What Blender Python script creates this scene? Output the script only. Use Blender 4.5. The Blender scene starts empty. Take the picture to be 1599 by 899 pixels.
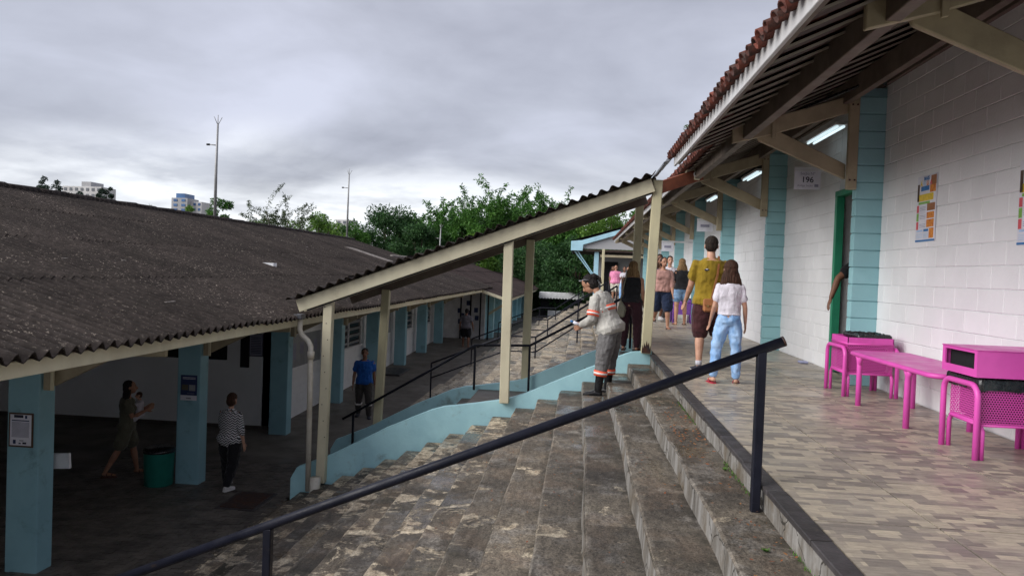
import bpy, bmesh, math, random
import numpy as np
from mathutils import Vector as V, Matrix as M, noise as mnoise
R = math.radians
random.seed(7)
sc = bpy.context.scene
COL = sc.collection

# ------------------------------------------------------------------ camera
# world: +Y runs along the school building, +X to its wall, terrace floor at z = 0
yaw, pit, rol = R(5.23), R(1.27), R(2.1)
F = V((-math.sin(yaw)*math.cos(pit), math.cos(yaw)*math.cos(pit), -math.sin(pit)))
R0 = V((math.cos(yaw), math.sin(yaw), 0)); U0 = R0.cross(F)
Uc = math.cos(rol)*U0 - math.sin(rol)*R0
Rc = math.cos(rol)*R0 + math.sin(rol)*U0
cam = bpy.data.cameras.new('camera'); camo = bpy.data.objects.new('camera', cam); COL.objects.link(camo)
camo.matrix_world = M(((Rc.x, Uc.x, -F.x, 0), (Rc.y, Uc.y, -F.y, 0), (Rc.z, Uc.z, -F.z, 1.2), (0, 0, 0, 1)))
cam.sensor_width = 36; cam.sensor_fit = 'HORIZONTAL'; cam.lens = 36*1143/1599
cam.clip_start = 0.05; cam.clip_end = 3000
sc.camera = camo

# ------------------------------------------------------------------ world and sun (overcast)
w = bpy.data.worlds.new('World'); sc.world = w; w.use_nodes = True
nt = w.node_tree; nt.nodes.clear()
N = nt.nodes.new; L = nt.links.new
out = N('ShaderNodeOutputWorld'); bg = N('ShaderNodeBackground'); L(bg.outputs[0], out.inputs[0])
SUN_EL, SUN_AZ = 30, 243            # azimuth of the sun, degrees clockwise from +Y
sky = N('ShaderNodeTexSky'); sky.sky_type = 'NISHITA'; sky.sun_disc = False
sky.sun_elevation = R(SUN_EL); sky.sun_rotation = R(SUN_AZ)
tc = N('ShaderNodeTexCoord'); sep = N('ShaderNodeSeparateXYZ'); L(tc.outputs['Generated'], sep.inputs[0])
def wmath(op, a, b=None):
    n = N('ShaderNodeMath'); n.operation = op
    for i, v in enumerate((a, b)):
        if v is None: continue
        if isinstance(v, (int, float)): n.inputs[i].default_value = v
        else: L(v, n.inputs[i])
    return n.outputs[0]
zc = wmath('MAXIMUM', sep.outputs[2], 0.0)
den = wmath('ADD', zc, 0.16)
comb = N('ShaderNodeCombineXYZ')
L(wmath('DIVIDE', sep.outputs[0], den), comb.inputs[0]); L(wmath('DIVIDE', sep.outputs[1], den), comb.inputs[1])
comb.inputs[2].default_value = 3.7
n1 = N('ShaderNodeTexNoise'); n1.inputs['Scale'].default_value = 0.5; n1.inputs['Detail'].default_value = 7; n1.inputs['Roughness'].default_value = 0.50
n1.inputs['Distortion'].default_value = 0.5
L(comb.outputs[0], n1.inputs['Vector'])
ramp = N('ShaderNodeValToRGB'); e = ramp.color_ramp.elements
e[0].position = 0.39; e[0].color = (0.128, 0.131, 0.156, 1)
e[1].position = 0.63; e[1].color = (0.258, 0.266, 0.315, 1)
m_ = e.new(0.52); m_.color = (0.198, 0.204, 0.238, 1)
n3_ = N('ShaderNodeTexNoise'); n3_.inputs['Scale'].default_value = 1.7; n3_.inputs['Detail'].default_value = 7; n3_.inputs['Distortion'].default_value = 0.4; L(comb.outputs[0], n3_.inputs['Vector'])
L(wmath('ADD', wmath('MULTIPLY', n1.outputs['Fac'], 0.74), wmath('MULTIPLY', n3_.outputs['Fac'], 0.26)), ramp.inputs[0])
# thinner, brighter cloud towards the horizon, broken by the same noise
hb = N('ShaderNodeMapRange'); hb.interpolation_type = 'SMOOTHSTEP'
hb.inputs['From Min'].default_value = 0.17; hb.inputs['From Max'].default_value = 0.06
L(wmath('ADD', sep.outputs[2], wmath('MULTIPLY', wmath('SUBTRACT', n1.outputs['Fac'], 0.5), -0.22)), hb.inputs['Value'])
mx = N('ShaderNodeMixRGB'); L(hb.outputs[0], mx.inputs[0]); L(ramp.outputs[0], mx.inputs[1]); 
n2_ = N('ShaderNodeTexNoise'); n2_.inputs['Scale'].default_value = 2.1; n2_.inputs['Detail'].default_value = 7; n2_.inputs['Roughness'].default_value = 0.55
L(comb.outputs[0], n2_.inputs['Vector'])
hr = N('ShaderNodeValToRGB'); L(n2_.outputs['Fac'], hr.inputs[0]); e = hr.color_ramp.elements
e[0].position = 0.36; e[0].color = (0.235, 0.243, 0.27, 1); e[1].position = 0.60; e[1].color = (0.40, 0.41, 0.43, 1)
L(hr.outputs[0], mx.inputs[2])
skm = N('ShaderNodeMixRGB'); skm.blend_type = 'MULTIPLY'; skm.inputs[0].default_value = 1; L(sky.outputs[0], skm.inputs[1]); skm.inputs[2].default_value = (0.1, 0.1, 0.1, 1)
mx2 = N('ShaderNodeMixRGB'); mx2.inputs[0].default_value = 0.94; L(skm.outputs[0], mx2.inputs[1]); L(mx.outputs[0], mx2.inputs[2])
L(mx2.outputs[0], bg.inputs[0]); bg.inputs[1].default_value = 1.0
sun = bpy.data.lights.new('sun', 'SUN'); sun.energy = 1.5; sun.angle = R(55); sun.color = (1, 0.97, 0.93)
so = bpy.data.objects.new('sun', sun); COL.objects.link(so)
sd = V((math.sin(R(SUN_AZ))*math.cos(R(SUN_EL)), math.cos(R(SUN_AZ))*math.cos(R(SUN_EL)), math.sin(R(SUN_EL))))
so.rotation_euler = sd.to_track_quat('Z', 'Y').to_euler(); so.location = sd*60
vs = sc.view_settings; vs.view_transform = 'Standard'; vs.look = 'None'; vs.exposure = 1.45; vs.gamma = 1.0; vs.use_curve_mapping = False

# ------------------------------------------------------------------ materials
MATS = {}
class NB:
    def __init__(s, name):
        s.m = bpy.data.materials.new(name); s.m.use_nodes = True; s.t = s.m.node_tree; s.t.nodes.clear()
        s.o = s.n('ShaderNodeOutputMaterial'); s.b = s.n('ShaderNodeBsdfPrincipled'); s.l(s.b.outputs[0], s.o.inputs[0])
        MATS[name] = s.m
    def n(s, k): return s.t.nodes.new(k)
    def l(s, a, b): s.t.links.new(a, b)
    def set(s, sock, v):
        if isinstance(v, (int, float)): sock.default_value = v
        elif isinstance(v, tuple): sock.default_value = v if len(v) == len(sock.default_value) else v+(1,)
        else: s.l(v, sock)
    def pos(s, sx=1, sy=1, sz=1, obj=False):
        if obj: g = s.n('ShaderNodeTexCoord').outputs['Object']
        else: g = s.n('ShaderNodeNewGeometry').outputs['Position']
        mp = s.n('ShaderNodeMapping'); mp.inputs['Scale'].default_value = (sx, sy, sz); s.l(g, mp.inputs[0]); return mp.outputs[0]
    def noise(s, vec, scale, detail=4, rough=0.55, dist=0):
        n = s.n('ShaderNodeTexNoise'); s.l(vec, n.inputs['Vector'])
        n.inputs['Scale'].default_value = scale; n.inputs['Detail'].default_value = detail; n.inputs['Roughness'].default_value = rough; n.inputs['Distortion'].default_value = dist
        return n.outputs['Fac']
    def ramp(s, f, a, b, ca=0.0, cb=1.0):
        n = s.n('ShaderNodeMapRange'); n.interpolation_type = 'SMOOTHSTEP'; s.l(f, n.inputs['Value'])
        n.inputs['From Min'].default_value = a; n.inputs['From Max'].default_value = b; n.inputs['To Min'].default_value = ca; n.inputs['To Max'].default_value = cb
        return n.outputs[0]
    def mix(s, f, a, b, mode='MIX'):
        n = s.n('ShaderNodeMixRGB'); n.blend_type = mode; s.set(n.inputs[0], f); s.set(n.inputs[1], a); s.set(n.inputs[2], b); return n.outputs[0]
    def math(s, op, a, b=0.0):
        n = s.n('ShaderNodeMath'); n.operation = op; s.set(n.inputs[0], a); s.set(n.inputs[1], b); return n.outputs[0]
    def bump(s, h, strength=0.3, dist=0.01):
        n = s.n('ShaderNodeBump'); n.inputs['Strength'].default_value = strength; n.inputs['Distance'].default_value = dist; s.l(h, n.inputs['Height']); s.l(n.outputs[0], s.b.inputs['Normal'])
    def col(s, c): s.set(s.b.inputs['Base Color'], c)
    def rough(s, r): s.set(s.b.inputs['Roughness'], r)
    def rnd(s): return s.n('ShaderNodeObjectInfo').outputs['Random']

def mat(name, c, c2=None, scale=3.0, rough=0.75, bump=0.0, bscale=60.0, lo=0.35, hi=0.65, var=0.0, spec=0.3, metal=0.0, dirt=None, dscale=1.5, dlo=0.55, dhi=0.75, sz=1.0, obj=False):
    b = NB(name); p = b.pos(1, 1, sz, obj)
    c2 = c2 or tuple(x*0.82 for x in c)
    col = b.mix(b.ramp(b.noise(p, scale, 6, 0.6), lo, hi), c, c2)
    if dirt: col = b.mix(b.ramp(b.noise(p, dscale, 8, 0.68, 0.3), dlo, dhi), col, dirt)
    if var: col = b.mix(1.0, col, b.mix(b.rnd(), (1-var,)*3, (1+var*0.4,)*3), 'MULTIPLY')
    b.col(col)
    b.rough(b.ramp(b.noise(p, scale*2.3, 4), 0.3, 0.7, max(rough-0.1, 0.05), min(rough+0.08, 1)))
    b.b.inputs['Specular IOR Level'].default_value = spec; b.b.inputs['Metallic'].default_value = metal
    if bump: b.bump(b.noise(p, bscale, 5, 0.6), bump, 0.01)
    return b.m

mat('white_block', (0.83, 0.835, 0.85), (0.77, 0.775, 0.79), 1.2, 0.62, 0.35, 45, var=0.05, dirt=(0.58, 0.57, 0.57), dscale=0.9, dlo=0.6, dhi=0.85)
mat('mortar_white', (0.72, 0.72, 0.74), (0.60, 0.60, 0.61), 3, 0.8, 0.3)
mat('teal_block', (0.31, 0.56, 0.60), (0.27, 0.50, 0.545), 1.6, 0.6, 0.3, 45, var=0.05, dirt=(0.34, 0.50, 0.53), dscale=2.5, dlo=0.6, dhi=0.85)
mat('mortar_teal', (0.22, 0.41, 0.45), None, 3, 0.8, 0.3)
mat('teal_column', (0.27, 0.48, 0.55), (0.23, 0.42, 0.49), 1.5, 0.5, 0.2, 25, dirt=(0.12, 0.20, 0.22), dscale=2.4, dlo=0.56, dhi=0.8)
mat('light_blue', (0.42, 0.70, 0.75), (0.36, 0.62, 0.68), 2.2, 0.5, 0.3, 20, dirt=(0.22, 0.31, 0.31), dscale=2.6, dlo=0.55, dhi=0.76)
mat('sky_blue_paint', (0.42, 0.68, 0.80), None, 2, 0.55, 0.1)
mat('cream', (0.66, 0.61, 0.44), (0.58, 0.53, 0.38), 3, 0.55, 0.2, 30, dirt=(0.30, 0.26, 0.17), dscale=3.0, dlo=0.60, dhi=0.82, sz=0.5)
mat('cream_worn', (0.60, 0.55, 0.36), (0.50, 0.46, 0.31), 4, 0.6, 0.3, 30, dirt=(0.12, 0.085, 0.055), dscale=3.2, dlo=0.62, dhi=0.76, sz=0.35)
mat('wood_beige', (0.42, 0.36, 0.245), (0.34, 0.29, 0.20), 4, 0.6, 0.2, 40, dirt=(0.17, 0.135, 0.09), dscale=2.5, dlo=0.58, dhi=0.85)
mat('purlin', (0.19, 0.155, 0.125), (0.14, 0.11, 0.09), 3, 0.65, 0.2)
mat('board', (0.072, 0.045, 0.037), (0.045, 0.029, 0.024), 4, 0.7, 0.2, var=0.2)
mat('board_edge_light', (0.42, 0.38, 0.33), None, 4, 0.7)  # pale colour paints in the light caught along the board edges
mat('red_beam', (0.30, 0.10, 0.055), (0.20, 0.07, 0.045), 4, 0.6, 0.2)
mat('fascia', (0.62, 0.62, 0.63), (0.50, 0.49, 0.49), 2, 0.45, 0.1, dirt=(0.30, 0.28, 0.27), dscale=2.4, dlo=0.58, dhi=0.8)
mat('clay', (0.17, 0.046, 0.03), (0.095, 0.03, 0.023), 7, 0.8, 0.5, 50, var=0.45, dirt=(0.045, 0.03, 0.026), dscale=5, dlo=0.42, dhi=0.66)
mat('black_metal', (0.006, 0.007, 0.014), (0.011, 0.012, 0.021), 6, 0.42, 0.15, 80, spec=0.22, dirt=(0.03, 0.022, 0.018), dscale=9, dlo=0.62, dhi=0.72)
mat('rust_black', (0.035, 0.028, 0.03), (0.08, 0.035, 0.02), 12, 0.6, 0.3, 80)
mat('magenta', (0.70, 0.085, 0.44), (0.62, 0.075, 0.39), 3, 0.40, 0.10, 60, spec=0.5, dirt=(0.52, 0.075, 0.30), dscale=5, dlo=0.6, dhi=0.85)
mat('magenta_hole', (0.09, 0.015, 0.045), None, 4, 0.8)
mat('purple_metal', (0.22, 0.08, 0.42), None, 4, 0.35)
mat('dark', (0.012, 0.012, 0.014), None, 4, 0.8)
mat('green_door', (0.035, 0.28, 0.155), (0.03, 0.23, 0.13), 3, 0.45, 0.1)
mat('white_paint', (0.74, 0.74, 0.76), None, 3, 0.5)
mat('pvc', (0.66, 0.62, 0.54), (0.52, 0.47, 0.38), 3, 0.42, 0.1, dirt=(0.3, 0.25, 0.18), dscale=4)
mat('galv', (0.16, 0.165, 0.175), (0.10, 0.10, 0.11), 3, 0.45, 0.1, metal=0.4)
mat('pole_grey', (0.34, 0.34, 0.34), None, 3, 0.5, metal=0.3)
mat('paper', (0.78, 0.78, 0.86), None, 3, 0.5)
mat('ink', (0.03, 0.03, 0.06), None, 3, 0.6)
mat('ink_grey', (0.30, 0.30, 0.40), None, 3, 0.6)
mat('ink_navy', (0.03, 0.045, 0.13), None, 3, 0.4)
mat('p_orange', (0.75, 0.30, 0.05), (0.55, 0.16, 0.04), 30, 0.5)
mat('p_yellow', (0.80, 0.58, 0.06), None, 30, 0.5)
mat('p_green', (0.25, 0.50, 0.10), None, 30, 0.5)
mat('p_blue', (0.05, 0.20, 0.48), None, 30, 0.5)
mat('p_red', (0.72, 0.12, 0.14), None, 30, 0.5)
mat('p_lblue', (0.45, 0.62, 0.85), None, 30, 0.5)
mat('frame_brown', (0.10, 0.06, 0.04), None, 5, 0.5)
mat('bin_green', (0.02, 0.20, 0.16), None, 3, 0.4)
mat('glass_dark', (0.02, 0.025, 0.03), None, 3, 0.12, spec=0.6)
mat('slat_grey', (0.30, 0.31, 0.33), None, 3, 0.4)
mat('bag', (0.008, 0.008, 0.010), (0.014, 0.014, 0.016), 20, 0.25, 0.35, 22, spec=0.6)
mat('earth', (0.10, 0.075, 0.05), (0.07, 0.075, 0.035), 0.4, 0.95, 0.3, 3)
mat('city_white', (0.62, 0.61, 0.60), None, 0.05, 0.8)
mat('city_grey', (0.40, 0.40, 0.41), None, 0.05, 0.8)
mat('city_blue', (0.06, 0.12, 0.26), (0.09, 0.18, 0.36), 0.2, 0.25)
mat('city_window', (0.16, 0.17, 0.19), None, 0.3, 0.4)
mat('bark', (0.12, 0.09, 0.065), (0.07, 0.055, 0.04), 6, 0.9, 0.5, 20)
mat('awning_white', (0.7, 0.7, 0.7), None, 2, 0.6)
mat('awning_black', (0.02, 0.02, 0.022), None, 2, 0.7)
mat('dead_leaf', (0.22, 0.06, 0.03), (0.30, 0.14, 0.05), 9, 0.7)
mat('moss', (0.05, 0.14, 0.02), (0.09, 0.17, 0.03), 30, 0.9)
mat('litter_blue', (0.35, 0.37, 0.55), None, 30, 0.4)
# lit fluorescent tube
b = NB('tube_light'); b.col((0.9, 0.95, 1)); b.b.inputs['Emission Color'].default_value = (0.75, 0.95, 1, 1); b.b.inputs['Emission Strength'].default_value = 0.32

def leafmat(name, dark, light, tr=0.25):
    b = NB(name); g = b.n('ShaderNodeNewGeometry')
    p = b.pos()
    c = b.mix(g.outputs['Random Per Island'], dark, light)
    c = b.mix(b.ramp(b.noise(p, 0.45, 3), 0.35, 0.65), c, b.mix(1.0, c, (0.55, 0.62, 0.6), 'MULTIPLY'))
    b.col(c); b.rough(0.55); b.b.inputs['Specular IOR Level'].default_value = 0.25
    t = b.n('ShaderNodeBsdfTranslucent'); b.l(c, t.inputs[0]); ms = b.n('ShaderNodeMixShader'); ms.inputs[0].default_value = tr
    b.l(b.b.outputs[0], ms.inputs[1]); b.l(t.outputs[0], ms.inputs[2]); b.l(ms.outputs[0], b.o.inputs[0])
leafmat('leaf_dark', (0.022, 0.068, 0.022), (0.07, 0.155, 0.045))
leafmat('leaf_mid', (0.042, 0.13, 0.022), (0.12, 0.27, 0.045))
leafmat('leaf_light', (0.085, 0.19, 0.025), (0.20, 0.34, 0.055))
leafmat('leaf_grey', (0.045, 0.07, 0.03), (0.11, 0.14, 0.06))
leafmat('leaf_far', (0.03, 0.055, 0.04), (0.055, 0.085, 0.06))

# corrugated fibre cement, weathered dark with pale lichen specks; wave shading painted into the colour
def corr_mat(name, c1, c2, speck, amt):
    b = NB(name); p = b.pos()
    c = b.mix(b.ramp(b.noise(p, 0.55, 6, 0.6), 0.35, 0.68), c1, c2)
    c = b.mix(b.ramp(b.noise(p, 9, 5, 0.7), 0.4, 0.62), b.mix(1.0, c, (0.55, 0.55, 0.55), 'MULTIPLY'), c)
    f = b.math('MULTIPLY', b.ramp(b.noise(b.pos(0.55, 1.0, 0.55), 42, 5, 0.75), amt, amt+0.08), b.ramp(b.noise(p, 0.8, 4), 0.38, 0.66, 0.25, 1.0))
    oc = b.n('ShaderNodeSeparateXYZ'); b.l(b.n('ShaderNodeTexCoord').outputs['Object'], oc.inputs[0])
    crest_light = b.ramp(b.math('SINE', b.math('MULTIPLY', oc.outputs[1], 2*math.pi/0.177)), -0.55, 0.75, 0.04, 1.0)  # paler crests, darker valleys: corrugation shading put into tint and lichen specks
    c = b.mix(b.math('MULTIPLY', b.math('MULTIPLY', crest_light, b.ramp(b.noise(p, 1.7, 5, 0.6), 0.3, 0.6, 0.25, 0.75)), 0.75), c, b.mix(0.10, c, speck))
    f = b.math('MULTIPLY', f, crest_light)
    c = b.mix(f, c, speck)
    c = b.mix(1.0, c, b.mix(b.rnd(), (0.80,)*3, (1.1,)*3), 'MULTIPLY')
    b.col(c); b.rough(0.92); b.b.inputs['Specular IOR Level'].default_value = 0.15; b.bump(b.noise(p, 38, 5, 0.7), 0.45, 0.012)
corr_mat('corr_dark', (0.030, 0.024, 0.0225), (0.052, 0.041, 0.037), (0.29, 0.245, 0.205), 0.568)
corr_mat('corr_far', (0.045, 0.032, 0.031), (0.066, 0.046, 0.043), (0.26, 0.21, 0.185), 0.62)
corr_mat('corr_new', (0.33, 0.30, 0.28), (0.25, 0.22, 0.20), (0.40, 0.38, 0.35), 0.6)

# worn wet concrete steps with remains of pale paint
def step_mat(name, lo, hi, wetness=0.5):
    b = NB(name); p = b.pos(); g = b.n('ShaderNodeNewGeometry')
    base = b.mix(b.ramp(b.noise(p, 1.1, 8, 0.62), 0.32, 0.68), (0.20, 0.176, 0.144), (0.075, 0.066, 0.057))
    base = b.mix(b.ramp(b.noise(p, 3.0, 8, 0.7), 0.50, 0.64), base, (0.215, 0.203, 0.188))
    base = b.mix(b.ramp(b.noise(p, 0.7, 5, 0.6), 0.55, 0.72), base, (0.060, 0.056, 0.036))     # algae stain
    base = b.mix(b.ramp(b.noise(p, 34, 5, 0.75), 0.48, 0.66, 0, 0.75), base, (0.035, 0.029, 0.023))
    ps = b.pos(1.0, 1.25, 1.5)
    sx = b.n('ShaderNodeSeparateXYZ'); b.l(p, sx.inputs[0])
    bias = b.ramp(sx.outputs[0], 0.9, -2.2, -0.045, 0.075)         # more paint survives on the lower treads
    pn = b.math('ADD', b.math('ADD', b.noise(ps, 2.1, 10, 0.74, 0.5), bias), b.math('MULTIPLY', b.math('SUBTRACT', b.noise(p, 0.35, 2), 0.5), 0.25))
    pf = b.ramp(pn, lo, hi)
    c = b.mix(pf, base, b.mix(b.ramp(b.noise(p, 7, 6, 0.7), 0.35, 0.65), (0.62, 0.56, 0.45), (0.32, 0.27, 0.205)))
    # faint reddish pattern of older paint
    c = b.mix(b.math('MULTIPLY', b.ramp(b.noise(p, 2.1, 5, 0.6), 0.50, 0.60), 0.28), c, (0.20, 0.145, 0.105))
    bx_ = b.n('ShaderNodeCombineXYZ'); b.l(sx.outputs[1], bx_.inputs[0]); b.l(b.math('SUBTRACT', 1.14, sx.outputs[0]), bx_.inputs[1])
    bk = b.n('ShaderNodeTexBrick'); b.l(bx_.outputs[0], bk.inputs['Vector']); bk.inputs['Color1'].default_value = (0, 0, 0, 1); bk.inputs['Color2'].default_value = (1, 1, 1, 1); bk.inputs['Mortar'].default_value = (0.3, 0.3, 0.3, 1)
    bk.inputs['Scale'].default_value = 1.0; bk.inputs['Brick Width'].default_value = 0.74; bk.inputs['Row Height'].default_value = 0.345; bk.inputs['Mortar Size'].default_value = 0.0; bk.offset = 0.4; bk.squash = 1.6; bk.squash_frequency = 3
    c = b.mix(1.0, c, b.mix(bk.outputs['Color'], (0.72, 0.71, 0.70), (1.22, 1.20, 1.16)), 'MULTIPLY')
    c = b.mix(1.0, c, b.mix(b.rnd(), (0.80, 0.80, 0.80), (1.18, 1.15, 1.10)), 'MULTIPLY')
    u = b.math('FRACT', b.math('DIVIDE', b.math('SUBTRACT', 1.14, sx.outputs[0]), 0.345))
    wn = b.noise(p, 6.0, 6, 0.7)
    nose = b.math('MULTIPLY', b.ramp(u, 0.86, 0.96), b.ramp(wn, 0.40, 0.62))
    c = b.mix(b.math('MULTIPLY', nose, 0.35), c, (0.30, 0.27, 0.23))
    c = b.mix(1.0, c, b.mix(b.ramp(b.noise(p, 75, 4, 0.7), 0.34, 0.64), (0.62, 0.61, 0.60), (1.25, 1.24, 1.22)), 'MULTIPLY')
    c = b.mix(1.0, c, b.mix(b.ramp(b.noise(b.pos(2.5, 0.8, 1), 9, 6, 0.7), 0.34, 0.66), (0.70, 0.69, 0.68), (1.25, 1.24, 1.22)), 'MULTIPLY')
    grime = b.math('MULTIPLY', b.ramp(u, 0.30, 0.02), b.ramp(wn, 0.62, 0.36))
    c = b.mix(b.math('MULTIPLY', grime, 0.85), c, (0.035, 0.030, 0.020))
    b.col(c)
    wet = b.ramp(b.noise(p, 0.95, 4, 0.55), 0.50, 0.62)
    b.rough(b.mix(wet, (0.68, 0.68, 0.68), (0.20, 0.20, 0.20))); b.b.inputs['Specular IOR Level'].default_value = 0.45
    hgt = b.math('ADD', b.math('MULTIPLY', b.noise(p, 26, 6, 0.7), b.math('SUBTRACT', 1.0, b.math('MULTIPLY', wet, 0.85))), b.math('MULTIPLY', pf, 0.3))
    b.bump(hgt, 0.8, 0.015)
step_mat('step_concrete', 0.575, 0.625)
step_mat('step_mosaic', 0.44, 0.53)
# grey riser concrete with streaks and cracks
b = NB('riser'); p = b.pos(); pv = b.pos(3.0, 6.0, 0.7)
c = b.mix(b.ramp(b.noise(pv, 1.6, 7, 0.65), 0.35, 0.68), (0.27, 0.26, 0.245), (0.10, 0.088, 0.072))
c = b.mix(b.ramp(b.noise(p, 2.0, 7, 0.65), 0.48, 0.66), c, (0.11, 0.085, 0.055))
vo = b.n('ShaderNodeTexVoronoi'); vo.feature = 'DISTANCE_TO_EDGE'; vo.inputs['Scale'].default_value = 2.3
dn = b.n('ShaderNodeTexNoise'); dn.inputs['Scale'].default_value = 5; dn.inputs['Detail'].default_value = 4; b.l(p, dn.inputs['Vector'])
b.l(b.mix(0.18, p, dn.outputs['Color'], 'ADD'), vo.inputs['Vector'])
c = b.mix(b.ramp(vo.outputs['Distance'], 0.016, 0.004), c, (0.03, 0.026, 0.02))
b.col(c); b.rough(0.75); b.bump(b.noise(p, 30, 5, 0.65), 0.4, 0.01)

# printed ceramic terrace tile: strips of mixed beige, taupe and grey
b = NB('terrace_tile'); p = b.pos()
mp = b.n('ShaderNodeMapping'); mp.inputs['Rotation'].default_value = (0, 0, 0); b.l(p, mp.inputs[0])
bt = b.n('ShaderNodeTexBrick'); b.l(mp.outputs[0], bt.inputs['Vector'])
bt.inputs['Color1'].default_value = (0, 0, 0, 1); bt.inputs['Color2'].default_value = (1, 1, 1, 1); bt.inputs['Mortar'].default_value = (0.5, 0.5, 0.5, 1)
bt.inputs['Scale'].default_value = 1.0; bt.inputs['Brick Width'].default_value = 0.15; bt.inputs['Row Height'].default_value = 0.072; bt.inputs['Mortar Size'].default_value = 0.0007
bt.offset = 0.37; bt.offset_frequency = 2; bt.squash = 1.35; bt.squash_frequency = 3
bt.inputs['Brick Width'].default_value = 0.108; bt.inputs['Row Height'].default_value = 0.049
b3 = b.n('ShaderNodeTexBrick'); b.l(mp.outputs[0], b3.inputs['Vector']); b3.inputs['Color1'].default_value = (0, 0, 0, 1); b3.inputs['Color2'].default_value = (1, 1, 1, 1); b3.inputs['Mortar'].default_value = (0.5, 0.5, 0.5, 1)
b3.inputs['Scale'].default_value = 1.0; b3.inputs['Brick Width'].default_value = 0.16; b3.inputs['Row Height'].default_value = 0.098; b3.inputs['Mortar Size'].default_value = 0.0; b3.offset = 0.41
sel = b.math('GREATER_THAN', b.math('FRACT', b.math('MULTIPLY', b3.outputs['Color'], 7.31)), 0.58)
pick = b.mix(sel, bt.outputs['Color'], b3.outputs['Color'])
cr = b.n('ShaderNodeValToRGB'); b.l(pick, cr.inputs[0]); e = cr.color_ramp.elements
cr.color_ramp.interpolation = 'LINEAR'
e[0].position = 0.0; e[0].color = (0.196, 0.168, 0.144, 1); e[1].position = 1.0; e[1].color = (0.48, 0.41, 0.31, 1)
for q, cc in ((0.25, (0.245, 0.212, 0.180, 1)), (0.45, (0.32, 0.276, 0.222, 1)), (0.7, (0.39, 0.335, 0.262, 1))):
    k = e.new(q); k.color = cc
gr = b.noise(b.pos(2.5, 16, 3), 4.0, 7, 0.75)
c = b.mix(1.0, cr.outputs[0], b.mix(b.ramp(gr, 0.34, 0.66), (0.74,)*3, (1.18,)*3), 'MULTIPLY')
c = b.mix(b.math('MULTIPLY', bt.outputs['Fac'], 0.35), c, (0.22, 0.18, 0.15))
c = b.mix(b.ramp(b.noise(p, 0.9, 7, 0.62), 0.56, 0.76, 0, 0.55), c, (0.20, 0.165, 0.145))
c = b.mix(b.ramp(b.noise(p, 5.5, 3, 0.6), 0.70, 0.78, 0, 0.5), c, (0.14, 0.10, 0.09))
b.col(c); b.rough(b.ramp(b.noise(p, 1.2, 4), 0.35, 0.65, 0.30, 0.50)); b.b.inputs['Specular IOR Level'].default_value = 0.4
b.bump(b.noise(p, 60, 4), 0.08, 0.004)
mat('slate', (0.062, 0.056, 0.058), (0.04, 0.036, 0.036), 4, 0.5, 0.3, 40, var=0.25, dirt=(0.16, 0.13, 0.10), dscale=4, dlo=0.62, dhi=0.8)
mat('grout', (0.035, 0.03, 0.026), None, 6, 0.9)
mat('path', (0.13, 0.115, 0.10), (0.08, 0.07, 0.062), 1.2, 0.5, 0.4, 30, dirt=(0.03, 0.027, 0.024), dscale=2.5)
mat('paver', (0.16, 0.14, 0.122), (0.085, 0.075, 0.066), 3.0, 0.5, 0.4, 30, dirt=(0.03, 0.027, 0.024), dscale=2.0)
mat('path_far', (0.17, 0.155, 0.135), (0.12, 0.105, 0.09), 1.2, 0.6, 0.4, 30, dirt=(0.06, 0.05, 0.045), dscale=1.4)

# perforated magenta sheet: holes laid out in object space on a staggered grid
def perf(name, col, hole):
    b = NB(name); g = b.n('ShaderNodeTexCoord').outputs['Object']
    s = b.n('ShaderNodeSeparateXYZ'); b.l(g, s.inputs[0])
    u = b.math('ADD', s.outputs[0], s.outputs[1]); d = 0.0185
    rw = b.math('DIVIDE', s.outputs[2], d*0.87); ri = b.math('FLOOR', rw)
    off = b.math('MULTIPLY', b.math('MODULO', b.math('ADD', ri, 100.0), 2.0), 0.5)
    uu = b.math('SUBTRACT', b.math('FRACT', b.math('ADD', b.math('DIVIDE', u, d), off)), 0.5)
    vv = b.math('MULTIPLY', b.math('SUBTRACT', b.math('FRACT', rw), 0.5), 0.87)
    r2 = b.math('SQRT', b.math('ADD', b.math('MULTIPLY', uu, uu), b.math('MULTIPLY', vv, vv)))
    inside = b.math('LESS_THAN', r2, 0.345)
    b.col(col); b.rough(0.35)
    tr = b.n('ShaderNodeBsdfTransparent'); ms = b.n('ShaderNodeMixShader'); b.l(inside, ms.inputs[0]); b.l(b.b.outputs[0], ms.inputs[1]); b.l(tr.outputs[0], ms.inputs[2]); b.l(ms.outputs[0], b.o.inputs[0])
perf('magenta_perf', (0.66, 0.075, 0.40, 1), None)

# cloth and skin
def cloth(name, c, c2=None, rough=0.85, fold=14):
    b = NB(name); p = b.pos(1, 1, 0.55); c2 = c2 or tuple(x*0.78 for x in c)
    b.col(b.mix(b.ramp(b.noise(p, 9, 4), 0.35, 0.65), c, c2)); b.rough(rough); b.b.inputs['Specular IOR Level'].default_value = 0.15
    b.b.inputs['Sheen Weight'].default_value = 0.15
    b.bump(b.math('ADD', b.noise(p, fold, 3, 0.5, 0.6), b.math('MULTIPLY', b.noise(p, 300, 2), 0.05)), 0.75, 0.03)
def skin(name, c):
    b = NB(name); p = b.pos()
    b.col(b.mix(b.ramp(b.noise(p, 12, 4), 0.35, 0.65), c, (c[0]*0.86, c[1]*0.8, c[2]*0.78))); b.rough(0.5); b.b.inputs['Specular IOR Level'].default_value = 0.35
    b.b.inputs['Subsurface Weight'].default_value = 0.0
def hairm(name, c, c2):
    b = NB(name); p = b.pos(1, 1, 0.12)
    f = b.noise(p, 70, 4, 0.6, 0.4); b.col(b.mix(b.ramp(f, 0.3, 0.7), c, c2)); b.rough(0.62); b.b.inputs['Specular IOR Level'].default_value = 0.2; b.bump(f, 0.9, 0.02)
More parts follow.
